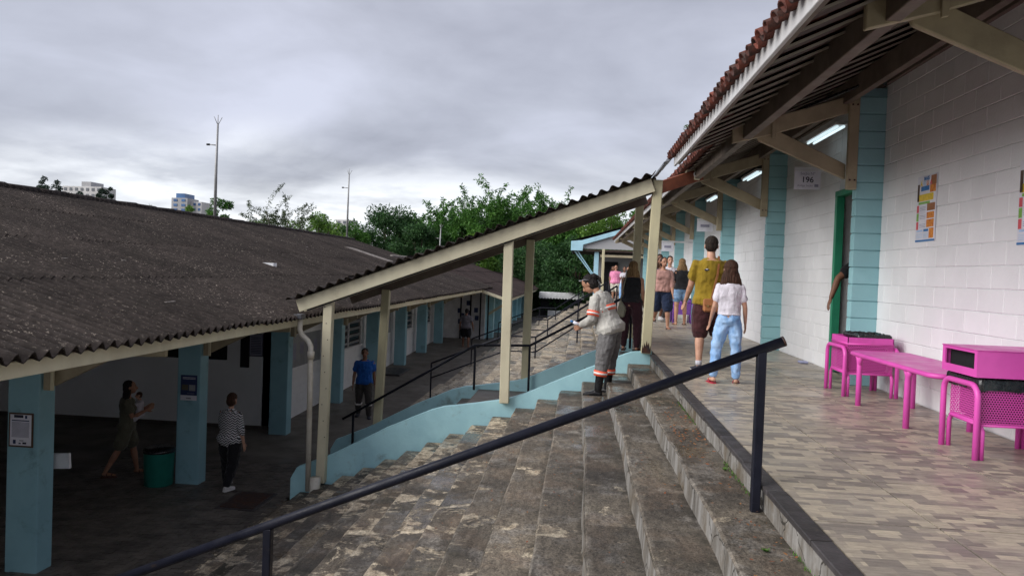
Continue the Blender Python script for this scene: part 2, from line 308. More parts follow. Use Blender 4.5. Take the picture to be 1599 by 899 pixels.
for n_, c_ in (('skin_light', (0.52, 0.30, 0.21)), ('skin_tan', (0.40, 0.215, 0.14)), ('skin_brown', (0.22, 0.11, 0.07)), ('skin_dark', (0.12, 0.062, 0.042))): skin(n_, c_)
hairm('hair_black', (0.008, 0.007, 0.008), (0.028, 0.022, 0.02)); hairm('hair_brown', (0.030, 0.014, 0.009), (0.075, 0.035, 0.022)); hairm('hair_blond', (0.10, 0.055, 0.022), (0.30, 0.19, 0.09))
hairm('hair_short', (0.012, 0.009, 0.008), (0.04, 0.028, 0.022))
for n_, c_ in (('c_mustard', (0.275, 0.185, 0.018)), ('c_maroon', (0.055, 0.018, 0.020)), ('c_white', (0.68, 0.65, 0.72)), ('c_black', (0.014, 0.014, 0.017)), ('c_pinkbeige', (0.42, 0.235, 0.205)),
               ('c_navy', (0.016, 0.026, 0.06)), ('c_workgrey', (0.50, 0.485, 0.445)), ('c_worktrouser', (0.165, 0.16, 0.16)), ('c_wine', (0.035, 0.012, 0.018)), ('c_pink', (0.75, 0.26, 0.44)),
               ('c_royal', (0.012, 0.09, 0.36)), ('c_grey', (0.16, 0.15, 0.17)), ('c_dkgrey', (0.06, 0.055, 0.052)), ('c_olive', (0.13, 0.125, 0.09)), ('c_sock', (0.5, 0.5, 0.55)), ('c_cream', (0.62, 0.58, 0.5))): cloth(n_, c_)
cloth('c_denim', (0.17, 0.33, 0.60), (0.36, 0.54, 0.80), 0.85, 10); cloth('c_denimshort', (0.11, 0.20, 0.34), (0.22, 0.33, 0.48))
b = NB('c_zigzag'); p = b.n('ShaderNodeTexCoord').outputs['Object']; s = b.n('ShaderNodeSeparateXYZ'); b.l(p, s.inputs[0])
zz = b.math('ABSOLUTE', b.math('SUBTRACT', b.math('FRACT', b.math('MULTIPLY', b.math('ADD', s.outputs[0], 2.0), 14)), 0.5))
st = b.math('FRACT', b.math('ADD', b.math('MULTIPLY', s.outputs[2], 24), b.math('MULTIPLY', zz, 1.6)))
b.col(b.mix(b.ramp(st, 0.45, 0.55), (0.02, 0.02, 0.024), (0.60, 0.60, 0.62))); b.rough(0.8)
mat('reflect_orange', (0.95, 0.13, 0.06), None, 10, 0.4); mat('reflect_silver', (0.85, 0.80, 0.78), None, 10, 0.35)
mat('boot', (0.012, 0.012, 0.014), None, 10, 0.35, 0.2); mat('shoe_dark', (0.03, 0.032, 0.045), None, 10, 0.6); mat('sole_white', (0.7, 0.7, 0.7), None, 10, 0.5)
mat('flipflop_red', (0.45, 0.03, 0.06), None, 10, 0.5); mat('sandal_brown', (0.12, 0.05, 0.035), None, 10, 0.5); mat('shoe_white', (0.62, 0.60, 0.60), None, 10, 0.5)
mat('leather', (0.36, 0.15, 0.06), (0.30, 0.12, 0.05), 8, 0.42, 0.2, 60); mat('brass', (0.7, 0.5, 0.2), None, 10, 0.3, metal=0.9); mat('lip', (0.30, 0.08, 0.07), None, 9, 0.5); mat('eye', (0.02, 0.015, 0.012), None, 9, 0.2)
mat('canvas_bag', (0.22, 0.21, 0.16), None, 9, 0.8, 0.3)

# ------------------------------------------------------------------ object helpers
def world(o):
    if o is None: return M.Identity(4)
    return world(o.parent) @ o.matrix_parent_inverse @ o.matrix_basis
def adopt(o, parent):
    if parent is not None:
        o.parent = parent; o.matrix_parent_inverse = world(parent).inverted()
    return o
def tag(o, label=None, cat=None, group=None, kind=None):
    if label: o['label'] = label
    if cat: o['category'] = cat
    if group: o['group'] = group
    if kind: o['kind'] = kind
    return o
def empty(name, loc, label=None, cat=None, group=None, kind=None, parent=None):
    o = bpy.data.objects.new(name, None); COL.objects.link(o); o.location = loc; o.empty_display_size = 0.2
    adopt(o, parent); return tag(o, label, cat, group, kind)
def link(name, me, mats, parent=None, smooth=False, mw=None):
    if isinstance(mats, str): mats = [mats]
    if not me.materials:
        for m in mats: me.materials.append(MATS[m])
    if smooth: me.shade_smooth()
    o = bpy.data.objects.new(name, me); COL.objects.link(o)
    if mw is not None: o.matrix_basis = mw
    return adopt(o, parent)
def mk(name, verts, faces, mats, parent=None, smooth=False, idx=None, mw=None):
    me = bpy.data.meshes.new(name); me.from_pydata([tuple(v) for v in verts], [], faces)
    if idx is not None: me.polygons.foreach_set('material_index', idx)
    me.update(); return link(name, me, mats, parent, smooth, mw)
class G:
    """collects boxes, beams, tubes into one mesh"""
    def __init__(s): s.v = []; s.f = []; s.i = []; s.m = 0
    def add(s, vs, fs):
        k = len(s.v); s.v += [V(v) for v in vs]; s.f += [tuple(i+k for i in f) for f in fs]; s.i += [s.m]*len(fs); return s
    def box(s, lo, hi):
        x0, y0, z0 = lo; x1, y1, z1 = hi
        return s.add([(x0,y0,z0),(x1,y0,z0),(x1,y1,z0),(x0,y1,z0),(x0,y0,z1),(x1,y0,z1),(x1,y1,z1),(x0,y1,z1)], BF)
    def beam(s, p0, p1, wd, ht, up=(0,0,1)):
        p0, p1 = V(p0), V(p1); d = (p1-p0).normalized(); u = V(up); sd_ = d.cross(u).normalized(); u = sd_.cross(d)
        a = sd_*wd/2; c = u*ht/2
        return s.add([p0-a-c, p0+a-c, p1+a-c, p1-a-c, p0-a+c, p0+a+c, p1+a+c, p1-a+c], BF)
    def tube(s, path, r, n=10, cap=True):
        path = [V(p) for p in path]; rs = r if isinstance(r, (list, tuple)) else [r]*len(path)
        vs, fs = [], []
        t0 = (path[1]-path[0]).normalized(); ref = V((0,0,1)) if abs(t0.z) < 0.9 else V((1,0,0)); u = t0.cross(ref).normalized()
        for i, p in enumerate(path):
            t = (path[min(i+1, len(path)-1)]-path[max(i-1, 0)]).normalized()
            u = (u - t*u.dot(t)).normalized(); v = t.cross(u)
            for k in range(n):
                a = 2*math.pi*k/n; vs.append(p+(u*math.cos(a)+v*math.sin(a))*rs[i])
        for i in range(len(path)-1):
            for k in range(n): fs.append((i*n+k, i*n+(k+1) % n, (i+1)*n+(k+1) % n, (i+1)*n+k))
        if cap: fs.append(tuple(range(n-1, -1, -1))); fs.append(tuple((len(path)-1)*n+k for k in range(n)))
        return s.add(vs, fs)
    def prism(s, poly, axis, a, b):
        """extrude a 2-D polygon; axis 1: polygon in x,z extruded in y; axis 0: polygon in y,z extruded in x"""
        n = len(poly)
        def pt(p, t): return (p[0], t, p[1]) if axis == 1 else ((t, p[0], p[1]) if axis == 0 else (p[0], p[1], t))
        return s.add([pt(p, a) for p in poly]+[pt(p, b) for p in poly], [tuple(range(n)), tuple(range(2*n-1, n-1, -1))]+[(i, i+n, (i+1) % n+n, (i+1) % n) for i in range(n)])
    def obj(s, name, mats, parent=None, smooth=False, bevel=0, mw=None):
        me = bpy.data.meshes.new(name); me.from_pydata([tuple(v) for v in s.v], [], s.f)
        me.polygons.foreach_set('material_index', s.i)
        bm = bmesh.new(); bm.from_mesh(me)
        bmesh.ops.recalc_face_normals(bm, faces=bm.faces)
        if bevel: bmesh.ops.bevel(bm, geom=[e for e in bm.edges if len(e.link_faces) == 2 and e.calc_face_angle(0) > 0.5], offset=bevel, segments=1, affect='EDGES', profile=0.5)
        bm.to_mesh(me); bm.free(); me.update()
        return link(name, me, mats, parent, smooth, mw)
BF = [(0,3,2,1),(4,5,6,7),(0,1,5,4),(1,2,6,5),(2,3,7,6),(3,0,4,7)]
def box(name, lo, hi, mats, parent=None, bevel=0.0):
    g = G(); g.box(lo, hi); return g.obj(name, mats, parent, bevel=bevel)
def beam(name, p0, p1, wd, ht, mats, parent=None, bevel=0.006, up=(0,0,1)):
    g = G(); g.beam(p0, p1, wd, ht, up); return g.obj(name, mats, parent, bevel=bevel)
def tube(name, path, r, mats, parent=None, n=12):
    g = G(); g.tube(path, r, n); o = g.obj(name, mats, parent, smooth=True); return o
def put(name, me, loc, parent=None, rot=None, mats=None):
    o = bpy.data.objects.new(name, me); COL.objects.link(o); o.location = loc
    if rot: o.rotation_euler = rot
    return adopt(o, parent)
def text(name, s, size, mat_, mw, parent, align='CENTER', bold=0.0):
    cu = bpy.data.curves.new(name, 'FONT'); cu.body = s; cu.size = size; cu.align_x = align; cu.align_y = 'CENTER'; cu.extrude = 0.0005; cu.offset = bold
    t = bpy.data.objects.new(name+'_curve', cu); COL.objects.link(t)
    dg = bpy.context.evaluated_depsgraph_get(); me = bpy.data.meshes.new_from_object(t.evaluated_get(dg)); me.name = name
    bpy.data.objects.remove(t); bpy.data.curves.remove(cu); me.materials.clear()
    return link(name, me, mat_, parent, mw=mw)
def nz(x, y, z=0.0): return mnoise.noise(V((x, y, z)))

# ================================================================== THE GROUND
g = G(); g.add([(-1200,-60,-2.9),(900,-60,-2.9),(900,1600,-2.9),(-1200,1600,-2.9)], [(0,1,2,3)])
tag(g.obj('ground', 'earth'), kind='structure')
LOW = -2.64
# lower path, rising gently beyond the covered stair
ys = [-4, 14, 24, 34, 100]; zs = [LOW, LOW, LOW+0.17, LOW+0.34, LOW+0.34]
vv, ff = [], []
for y, z in zip(ys, zs): vv += [(-24, y, z), (-4.66, y, z)]
for i in range(len(ys)-1): ff.append((2*i, 2*i+1, 2*i+3, 2*i+2))
k = len(vv); vv += [(-4.655, 13.7, LOW-0.003), (-3.2, 13.7, LOW-0.003), (-4.655, 14, LOW), (-3.2, 14, LOW), (-4.655, 24, LOW+0.17), (-3.2, 24, LOW+0.17), (-4.655, 34, LOW+0.34), (-3.2, 34, LOW+0.34), (-4.655, 100, LOW+0.34), (-1.0, 100, LOW+0.34)]
for i in range(4): ff.append((k+2*i, k+2*i+1, k+2*i+3, k+2*i+2))
low = tag(mk('lower_path', vv, ff, ['path', 'path_far'], idx=[0, 1, 1, 1, 1, 1, 1, 1]), kind='structure')
# small dark pavers of the near part of the path
g = G(); y = 6.4; r_ = 0
while y < 13.4:
    x = -8.6 + (0.1 if r_ % 2 else 0)
    while x < -4.78:
        h = 0.006+random.random()*0.008
        g.box((x+0.006, y+0.006, LOW-0.02), (x+0.194, y+0.094, LOW+h)); x += 0.2
    y += 0.1; r_ += 1
tag(g.obj('paver_field', 'paver', low), kind='stuff')
# iron drain cover on the path
dc = empty('drain_cover', (-5.15, 10.9, LOW), 'dark square drain cover set into the lower path beside the bleachers', 'drain cover')
box('cover_frame', (-5.5, 10.8, LOW), (-4.85, 11.7, LOW+0.018), 'slate', dc, 0.004); box('cover_plate', (-5.44, 10.87, LOW+0.01), (-4.91, 11.63, LOW+0.03), 'rust_black', dc, 0.004)

# ================================================================== TERRACE
ter = empty('terrace', (2.3, 10, 0), kind='structure')
box('terrace_base', (1.16, -3, -2.9), (3.5, 46, -0.012), 'grout', ter)
T = 0.82
tile = bpy.data.meshes.new('tile'); g = G()
def tilemesh(wx):
    g = G(); g.box((0.006, 0.006, -0.02), (wx-0.006, T-0.006, 0.0)); o = g.obj('tile', 'terrace_tile', None); me = o.data; bpy.data.objects.remove(o); return me
xs = [(1.225, 0.61), (1.835, T), (2.655, 0.845)]
tms = [tilemesh(w_) for _, w_ in xs]
for j in range(-3, 50):
    y = 3.81+(j-1)*T
    for (x, w_), tm in zip(xs, tms): put('tile', tm, (x, y, random.uniform(-0.0012, 0.0012)), ter)
# dark slate edging and cracked concrete riser under it
j = 0; y = -1.2
while y < 11.35:
    ln = random.uniform(0.62, 0.86); y1 = min(y+ln, 11.4); dx = random.uniform(-0.006, 0.006)
    broken = 4.1 < y < 4.6
    box('edging_tile', (1.118+dx, y+0.004, -0.03), (1.222, y1-0.004, 0.004+random.uniform(-0.003, 0.003)), 'slate', ter, 0.004); y = y1
y = -1.2
while y < 11.35:
    y1 = min(y+random.uniform(0.7, 1.0), 11.4); dx = random.uniform(-0.006, 0.006)
    box('riser_panel', (1.135+dx, y+0.003, -0.21), (1.17, y1-0.003, -0.032), 'riser', ter, 0.005); y = y1

# ================================================================== BLEACHERS (16 steps down to the path)
TR, RS, NS = 0.345, 0.1553, 17
def step_mesh(k, y0, y1, dy, wob, name, mats, parent):
    x1 = 1.15 if k == 1 else 1.14-(k-1)*TR+0.06; x0 = 1.14-k*TR; z = -k*RS
    n = int((y1-y0)/dy); vs = []; fs = []; idx = []
    prof = lambda y: ( x0+wob*nz(y*0.8, k*3.1)+wob*0.5*nz(y*4, k*1.7), z+wob*0.35*nz(y*1.3, k*5.3, 2) )
    for i in range(n+1):
        y = y0+(y1-y0)*i/n; xe, ze = prof(y); bev = 0.012+0.008*nz(y*6, k)
        vs += [(x1, y, ze), (xe+bev*1.2, y, ze), (xe, y, ze-bev), (xe-0.01+0.006*nz(y*5, k, 4), y, z-RS-0.06), (x1, y, z-RS-0.06)]
    for i in range(n):
        a, c = i*5, i*5+5
        for q in range(4):
            fs.append((a+q, a+q+1, c+q+1, c+q)); idx.append(1 if q in (2,) else 0)
    fs.append(tuple(range(4, -1, -1))); fs.append(tuple(n*5+q for q in range(5))); idx += [0, 0]
    return mk(name, vs, fs, mats, parent, idx=idx)
ble = empty('bleacher', (-1.5, 5, 0), kind='structure')
for k in range(1, NS+1): step_mesh(k, -1.6, 11.42, 0.11, 0.022, 'step', ['step_concrete', 'riser' if k < 5 else 'step_concrete'], ble)
far = empty('far_bleacher', (-1.5, 25, 0), kind='structure')
for k in range(1, NS+1): step_mesh(k, 13.66, 42, 0.5, 0.02, 'step', ['step_mosaic', 'step_mosaic'], far)
# leaf litter and moss
vs, fs = [], []
def flake(p, s, tilt=0.3):
    a = random.uniform(0, 6.28); u = V((math.cos(a), math.sin(a), random.uniform(-tilt, tilt)))*s; v = V((-math.sin(a), math.cos(a), random.uniform(-tilt, tilt)))*s*0.5
    k = len(vs); p = V(p); vs.extend([p-u, p+v, p+u, p-v]); fs.append((k, k+1, k+2, k+3))
def tread_pt(k, y): return 1.14-k*TR+random.uniform(0.03, TR-0.02)
for _ in range(1300):
    k = random.choice([1,1,1,1,2,2,3,3,4,5,6,7,8]); y = random.uniform(1.8, 11.3)
    if nz(y*0.7, k*2.2, 9)+random.uniform(-0.25, 0.25) < 0.02: continue
    flake((tread_pt(k, y), y, -k*RS+0.014), random.uniform(0.005, 0.016))
for _ in range(150): flake((random.uniform(0.86, 1.1), random.gauss(6.6, 0.5), -RS+0.014), random.uniform(0.008, 0.02))
tag(mk('leaf_litter', vs, fs, 'dead_leaf'), 'small dead reddish leaves scattered over the bleacher steps', 'leaf litter', kind='stuff')
vs, fs = [], []
for _ in range(1100):
    y = random.uniform(1.5, 11); 
    if nz(y*1.1, 4.2) < 0.05: continue
    p = V((1.128-abs(random.gauss(0, 0.012)), y, -RS+0.004)); a = random.uniform(0, 6.28); d = V((math.cos(a)*0.5, math.sin(a)*0.5, 1))*random.uniform(0.006, 0.022)
    k = len(vs); q = V((math.sin(a), -math.cos(a), 0))*0.003; vs.extend([p-q, p+q, p+d]); fs.append((k, k+1, k+2))
for (cx, cy, kk) in ((0.98, 3.75, 1), (1.08, 5.3, 1)):
    for _ in range(22):
        a = random.uniform(0, 6.28); l_ = random.uniform(0.012, 0.03); p = V((cx, cy, -kk*RS)); d = V((math.cos(a)*l_, math.sin(a)*l_, l_*random.uniform(0.3, 1.0)))
        k = len(vs); q = V((math.sin(a), -math.cos(a), 0))*0.005; vs.extend([p, p+d*0.6-q, p+d, p+d*0.6+q]); fs.append((k, k+1, k+2, k+3))
tag(mk('moss', vs, fs, 'moss'), 'bright green moss and weeds along the joint below the terrace edge', 'moss', kind='stuff')

# ================================================================== COVERED STAIR
st = empty('covered_stair', (-1.5, 12.5, -1), kind='structure')
YA, YB = 11.46, 13.5
def stair_z(x):       # nosing line with a landing in the middle
    if x > 1.1: return 0.0
    if x > -0.75: return -(1.1-x)*0.535
    if x > -1.75: return -0.99
    return -0.99-(-1.75-x)*0.57
x = 1.1; 
while x > -4.7:
    if -1.75 < x-0.01 <= -0.75: x1 = -1.76; z = -0.99
    else: x1 = max(x-0.31, -0.75) if x > -0.74 else x-0.31; z = stair_z(x1+0.001)
    if z < LOW+0.02: break
    box('step', (x1-0.02, YA+0.14, -2.9), (x+0.01, YB-0.1, z), 'path_far', st, 0.008); x = x1
def stringer(name, y0, y1, dz, label, base_drop=0.75, x_end=1.16):
    pts = [(-4.55, -2.28), (-4.45, -2.10), (-3.91, -1.87), (-2.98, -1.37), (-2.3, -1.06), (-2.08, -0.99), (-1.63, -0.92), (-1.08, -0.82), (-0.8, -0.72), (-0.39, -0.53), (0.156, -0.28), (0.6, -0.08), (0.85, 0.02), (x_end, 0.05)]
    pts = [(a, c+dz) for a, c in pts]; dense = []
    for (a, b_), (c, d) in zip(pts[:-1], pts[1:]):
        for q in range(5): t = q/5; dense.append((a+(c-a)*t, b_+(d-b_)*t+0.006*nz(a*3+q, y0)))
    dense.append(pts[-1]); g = G()
    poly = [(dense[0][0], -2.9)]+dense+[(pts[-1][0], -2.9)]
    # quads strip so the wavy top stays clean
    for i in range(len(dense)-1):
        (a, z0), (c, z1) = dense[i], dense[i+1]
        g.add([(a,y0,-2.9),(c,y0,-2.9),(c,y0,z1),(a,y0,z0),(a,y1,-2.9),(c,y1,-2.9),(c,y1,z1),(a,y1,z0)], [(0,1,2,3),(5,4,7,6),(3,2,6,7)]+([(4,0,3,7)] if i == 0 else [])+([(1,5,6,2)] if i == len(dense)-2 else []))
    o = g.obj(name, 'light_blue'); return tag(o, label, 'low wall')
stringer('stair_wall', YA, YA+0.14, 0, 'pale blue sloping side wall of the covered stair, nearest the camera')
stringer('stair_wall', YB-0.12, YB+0.02, 0.02, 'pale blue sloping side wall along the far side of the covered stair', x_end=1.0)

can = empty('stair_canopy', (-1.5, 12.5, 0), 'long cream timber canopy with dark corrugated roof sloping over the stair', 'canopy')
def roofz(x): return 0.74+(x+3.97)*0.374
for (xa, xb, zb, yy, tz, mm) in ((-3.97, -4.02, -2.3, YA+0.0, 0.80, 'cream'), (-1.12, -1.10, -0.86, YA+0.0, 1.86, 'cream'), (1.14, 1.06, 0.02, YA+0.0, 2.68, 'cream_worn'),
                             (-3.60, -3.70, -2.1, YB+0.03, 0.78, 'cream_worn'), (-0.92, -0.93, -0.9, YB+0.03, 1.80, 'cream_worn'), (1.06, 1.02, 0.0, YB+0.3, 2.55, 'cream_worn')):
    beam('post', (xb, yy-0.055, zb), (xa, yy-0.055, tz), 0.145, 0.13, mm, can, 0.008, up=(0, 1, 0))
g = G()
for q in range(9): g.tube([(-3.99-0.03*((q*7) % 3-1), YA-0.128, -1.55+q*0.26), (-3.99-0.03*((q*7) % 3-1), YA-0.114, -1.55+q*0.26)], 0.008, 6)
g.obj('nail', 'dark', can)
for yy, x0, mm in ((YA-0.055, -4.45, 'cream'), (YB+0.0, -4.3, 'purlin')):
    beam('beam', (x0, yy+(0.11 if yy < 12 else 0), roofz(x0)-0.02), (1.15, yy+(0.11 if yy < 12 else 0), roofz(1.15)-0.02), 0.07, 0.24, mm, can)
beam('front_board', (-4.45, YA-0.165, roofz(-4.45)-0.03), (1.06, YA-0.165, roofz(1.06)-0.03), 0.025, 0.20, 'cream', can, 0.004)
beam('trim', (-4.3, YA-0.15, roofz(-4.3)-0.15), (1.06, YA-0.15, roofz(1.06)-0.15), 0.03, 0.02, 'dark', can, 0.002)
for q in range(7):
    x = -4.2+q*0.88; beam('rafter', (x, YA-0.1, roofz(x)+0.045), (x, YB+0.2, roofz(x)+0.045), 0.06, 0.08, 'purlin', can)
def corr_sheet(name, length, width, pitch=0.177, amp=0.026, th=0.008, seg=8):
    """local x: along the ridges (length); local y: across the waves (width); z up"""
    n = max(2, int(round(width/pitch*seg))); vs = []; fs = []
    for i in range(n+1):
        y = width*i/n; z = amp*math.sin(2*math.pi*y/pitch)
        vs += [(0, y, z), (length, y, z), (0, y, z-th), (length, y, z-th), (0, y, z), (0, y, z-th), (length, y, z), (length, y, z-th)]
    for i in range(n):
        a, c = 8*i, 8*i+8
        fs += [(a, a+1, c+1, c), (a+2, c+2, c+3, a+3), (a+4, c+4, c+5, a+5), (a+6, a+7, c+7, c+6)]
    me = bpy.data.meshes.new(name); me.from_pydata(vs, [], fs); me.shade_smooth(); return me
def frame(o, x, y, z): return M(((x.x, y.x, z.x, o.x), (x.y, y.y, z.y, o.y), (x.z, y.z, z.z, o.z), (0, 0, 0, 1)))
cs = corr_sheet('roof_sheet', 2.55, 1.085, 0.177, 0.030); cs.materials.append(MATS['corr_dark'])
sl = V((1, 0, 0.374)).normalized(); nn = V((-0.374, 0, 1)).normalized()
croof = empty('roof', (-1.5, 12.5, 1.6), parent=can)
for q in range(6):
    p = V((-4.6, YA-0.30, 0)); x = -4.6+q*0.935; o_ = V((x, YA-0.30-random.uniform(0, 0.02), roofz(x)+0.125+0.004*(q % 2)))
    yv = V((0, 1, 0.03)).normalized(); zv = sl.cross(yv) if sl.cross(yv).z > 0 else yv.cross(sl)
    o = bpy.data.objects.new('roof_sheet', cs); COL.objects.link(o); o.matrix_basis = frame(o_, yv, -sl if False else sl, -(sl.cross(yv)) if (yv.cross(sl)).z < 0 and False else V((0,0,1)))
    o.matrix_basis = frame(o_, yv, sl, nn); adopt(o, croof)
rg = G(); yf = YA-0.055-0.0665; top_ = [0.16, 0.10, 0.19, 0.13, 0.22, 0.15, 0.20, 0.09, 0.17]
for i in range(8):
    xa, xb = 0.992+i*0.0168, 0.992+(i+1)*0.0168
    rg.add([(xa, yf, 0.03), (xb, yf, 0.03), (xb+0.004, yf, top_[i+1]), (xa+0.004, yf, top_[i]), (xa, yf+0.01, 0.03), (xb, yf+0.01, 0.03), (xb+0.004, yf+0.01, top_[i+1]), (xa+0.004, yf+0.01, top_[i])], BF)
tag(rg.obj('rotten_foot', 'rust_black', can), 'dark rotten patch at the foot of the worn cream post')
# galvanised flashing where the stair roof meets the tiled roof
fm = corr_sheet('flashing_sheet', 1.55, 0.36, 0.12, 0.02); fm.materials.append(MATS['galv'])
o = bpy.data.objects.new('flashing_sheet', fm); COL.objects.link(o); d_ = V((0.62, 0, 0.78)).normalized()
o.matrix_basis = frame(V((1.06, 9.95, 2.70)), V((0, 1, 0)), d_, V((-d_.z, 0, d_.x))); adopt(o, can)
beam('top_beam', (1.13, 12.2, 2.62), (2.0, 12.75, 2.98), 0.07, 0.2, 'red_beam', can)

# gutter and white down-pipe at the foot of the canopy
dp = empty('down_pipe', (-4.12, 11.25, LOW), 'off white plastic downpipe with bent top beside the lowest canopy post', 'downpipe')
tube('pipe', [(-4.42, 11.35, 0.36), (-4.42, 11.33, 0.16), (-4.38, 11.3, 0.08), (-4.25, 11.27, -0.02), (-4.20, 11.25, -0.10), (-4.195, 11.25, -0.5), (-4.175, 11.25, -2.4)], 0.043, 'pvc', dp)
tube('socket', [(-4.04, 11.18, -2.62), (-4.035, 11.18, -2.16)], 0.085, 'pvc', dp); tube('collar', [(-4.195, 11.25, -0.3), (-4.195, 11.25, -0.18)], 0.058, 'pvc', dp)
box('hopper', (-4.50, 11.24, 0.32), (-4.36, 11.42, 0.40), 'galv', dp, 0.01)

# ================================================================== HANDRAILS
def handrail(name, label, pts, posts, r=0.024, pr=0.02, mid=None, group=None, square=False):
    e_ = empty(name, (pts[0][0], pts[0][1], posts[0][1][2]), label, 'handrail', group)
    if square:
        for a, c in zip(pts[:-1], pts[1:]): beam('rail', a, c, r*2, r*2, 'black_metal', e_, 0.018)
    else: tube('rail', pts, r, 'black_metal', e_)
    if mid: tube('mid_rail', mid, r*0.8, 'black_metal', e_)
    for a, c in posts: beam('post', a, c, pr*2, pr*2, 'black_metal', e_, 0.005, up=(0, 1, 0))
    return e_
def stz(x): return -max(0, math.ceil((1.14-x)/TR))*RS
fr = handrail('handrail', 'thick black handrail running down the front bleachers, closest to the camera', [(-3.3, 4.4, -1.04), (1.20, 4.4, 0.85)],
   [((1.08, 4.4, -RS-0.02), (1.08, 4.4, 0.79)), ((-1.88, 4.4, stz(-1.88)), (-1.88, 4.4, -0.46))], r=0.030, pr=0.026, square=False)
fr.children[0].data.materials[0] = MATS['black_metal']
tube('end_cap', [(1.197, 4.4, 0.849), (1.208, 4.4, 0.854)], 0.031, 'rust_black', fr)
ym = 13.28
handrail('handrail', 'black handrail inside the covered stair, level at its landing', [(-4.3, ym, -1.66), (-1.85, ym, -0.17), (-0.85, ym, -0.13), (1.0, ym, 0.92)],
   [((-1.85, ym, -0.99), (-1.85, ym, -0.17)), ((-0.85, ym, -0.99), (-0.85, ym, -0.13)), ((-4.1, ym, LOW), (-4.1, ym, -1.54)), ((0.95, ym, -0.1), (0.95, ym, 0.9))])
for (yy, lab) in ((19.5, 'nearest'), (27.0, 'middle'), (36.0, 'farthest')):
    pts = [(-3.9, yy, -2.64+0.34+0.95), (-1.9, yy, -0.52), (-1.1, yy, -0.52), (1.0, yy, 0.93)]
    mid_ = [(a, c, d-0.4) for a, c, d in pts]
    handrail('handrail', f'thin black two-bar handrail across the bleachers beyond the covered stair, {lab} of three', pts,
             [((x, yy, stz(x)), (x, yy, z)) for x, z in ((-3.9, -1.35), (-1.9, -0.52), (-1.1, -0.52), (0.0, 0.25), (1.0, 0.93))], mid=mid_, group='handrails beyond the covered stair')

# ================================================================== RIGHT (SCHOOL) BUILDING
rb = empty('school_building', (6, 20, 0), 'long white block building with teal piers and a clay tiled roof beside the terrace', 'building')
WX = 3.5
PY = [4.87+4.1*i for i in range(9)]          # near face of each pier
PD = 0.12
BH, BL = 0.2, 0.4
blk = G(); blk.box((0, 0.004, 0.004), (0.13, BL-0.004, BH-0.006)); o = blk.obj('block', 'white_block', None, bevel=0.006); bme = o.data; bpy.data.objects.remove(o)
def blockmesh(l_):
    q = G(); q.box((0, 0.0025, 0.0025), (0.13, l_-0.0025, BH-0.003)); o = q.obj('block', 'white_block', None, bevel=0.005); m_ = o.data; bpy.data.objects.remove(o); return m_
bcache = {}
def wall_bay(y0, y1, ztop, single, skip=None):
    """core wall with blocks proud of it; single: each block its own object, else one joined part"""
    core = box('wall', (WX+0.007, y0, -0.05), (WX+0.2, y1, ztop), 'mortar_white', rb)
    q = G(); rows = int(ztop/BH); cnt = 0
    for r_ in range(rows):
        y = y0-(BL/2 if r_ % 2 else 0)
        while y < y1-0.03:
            a, c = max(y, y0), min(y+BL, y1); y += BL
            if c-a < 0.05: continue
            x = WX+random.uniform(-0.0025, 0.0025)
            if single:
                l_ = round(c-a, 3)
                if l_ not in bcache: bcache[l_] = blockmesh(l_)
                put('block', bcache[l_], (x, a, r_*BH), core); cnt += 1
            else: q.box((x, a+0.004, r_*BH+0.004), (x+0.13, c-0.004, (r_+1)*BH-0.006))
    if not single: tag(q.obj('blocks', 'white_block', core), kind='stuff')
    return cnt
D0, D1 = PY[1]+PD+0.10, 10.36      # doorway just behind the second pier
ZT = 3.7
wall_bay(0.4, 5.8, ZT, False); n_ = wall_bay(5.8, PY[1], ZT, True)
wall_bay(D1+0.06, PY[2], ZT, True)
for i in range(2, 8): wall_bay(PY[i]+PD, PY[i+1], 3.4, False)
for i in range(-1, 9):
    y = PY[0]+4.1*i if i >= 0 else 0.5
    core = box('pier', (WX-0.285, y+0.012, 0), (WX+0.1, y+PD-0.012, 3.5), 'mortar_teal', rb)
    for r_ in range(17):
        if i in (0, 1, 2, 3): box('pier_block', (WX-0.30+random.uniform(-0.003, 0.003), y, r_*BH+0.004+0.002), (WX+0.05, y+PD, (r_+1)*BH-0.004), 'teal_block', core, 0.006)
    if i not in (0, 1, 2, 3):
        q = G()
        for r_ in range(17): q.box((WX-0.30, y, r_*BH+0.006), (WX+0.05, y+PD, (r_+1)*BH-0.004))
        tag(q.obj('pier_blocks', 'teal_block', core), kind='stuff')
# dark classroom behind the doorway, lintel and green frame
box('lintel', (WX+0.01, D0-0.06, 2.456), (WX+0.18, D1+0.06, ZT), 'white_block', rb)
df = empty('door_frame', (WX, D1, 0), parent=rb)
box('jamb', (WX-0.055, D1-0.02, 0), (WX+0.05, D1+0.055, 2.44), 'green_door', df, 0.004); box('jamb', (WX-0.055, D0-0.04, 0), (WX+0.20, D0+0.02, 2.44), 'green_door', df, 0.004)
box('head', (WX-0.057, D0-0.042, 2.38), (WX+0.052, D1+0.057, 2.455), 'green_door', df, 0.004)
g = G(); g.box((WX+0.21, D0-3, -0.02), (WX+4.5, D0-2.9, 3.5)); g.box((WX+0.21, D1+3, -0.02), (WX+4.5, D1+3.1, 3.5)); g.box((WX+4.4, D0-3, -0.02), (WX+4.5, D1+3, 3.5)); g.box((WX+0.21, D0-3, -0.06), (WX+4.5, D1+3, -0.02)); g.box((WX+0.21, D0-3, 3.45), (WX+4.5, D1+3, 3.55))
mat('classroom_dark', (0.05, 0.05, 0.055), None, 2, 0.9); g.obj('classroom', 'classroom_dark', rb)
box('rear_wall', (9.5, 0.4, 0), (9.7, 37.4, 3.6), 'white_block', rb); box('end_wall', (WX, 37.3, 0), (9.7, 37.5, 4.5), 'white_block', rb)

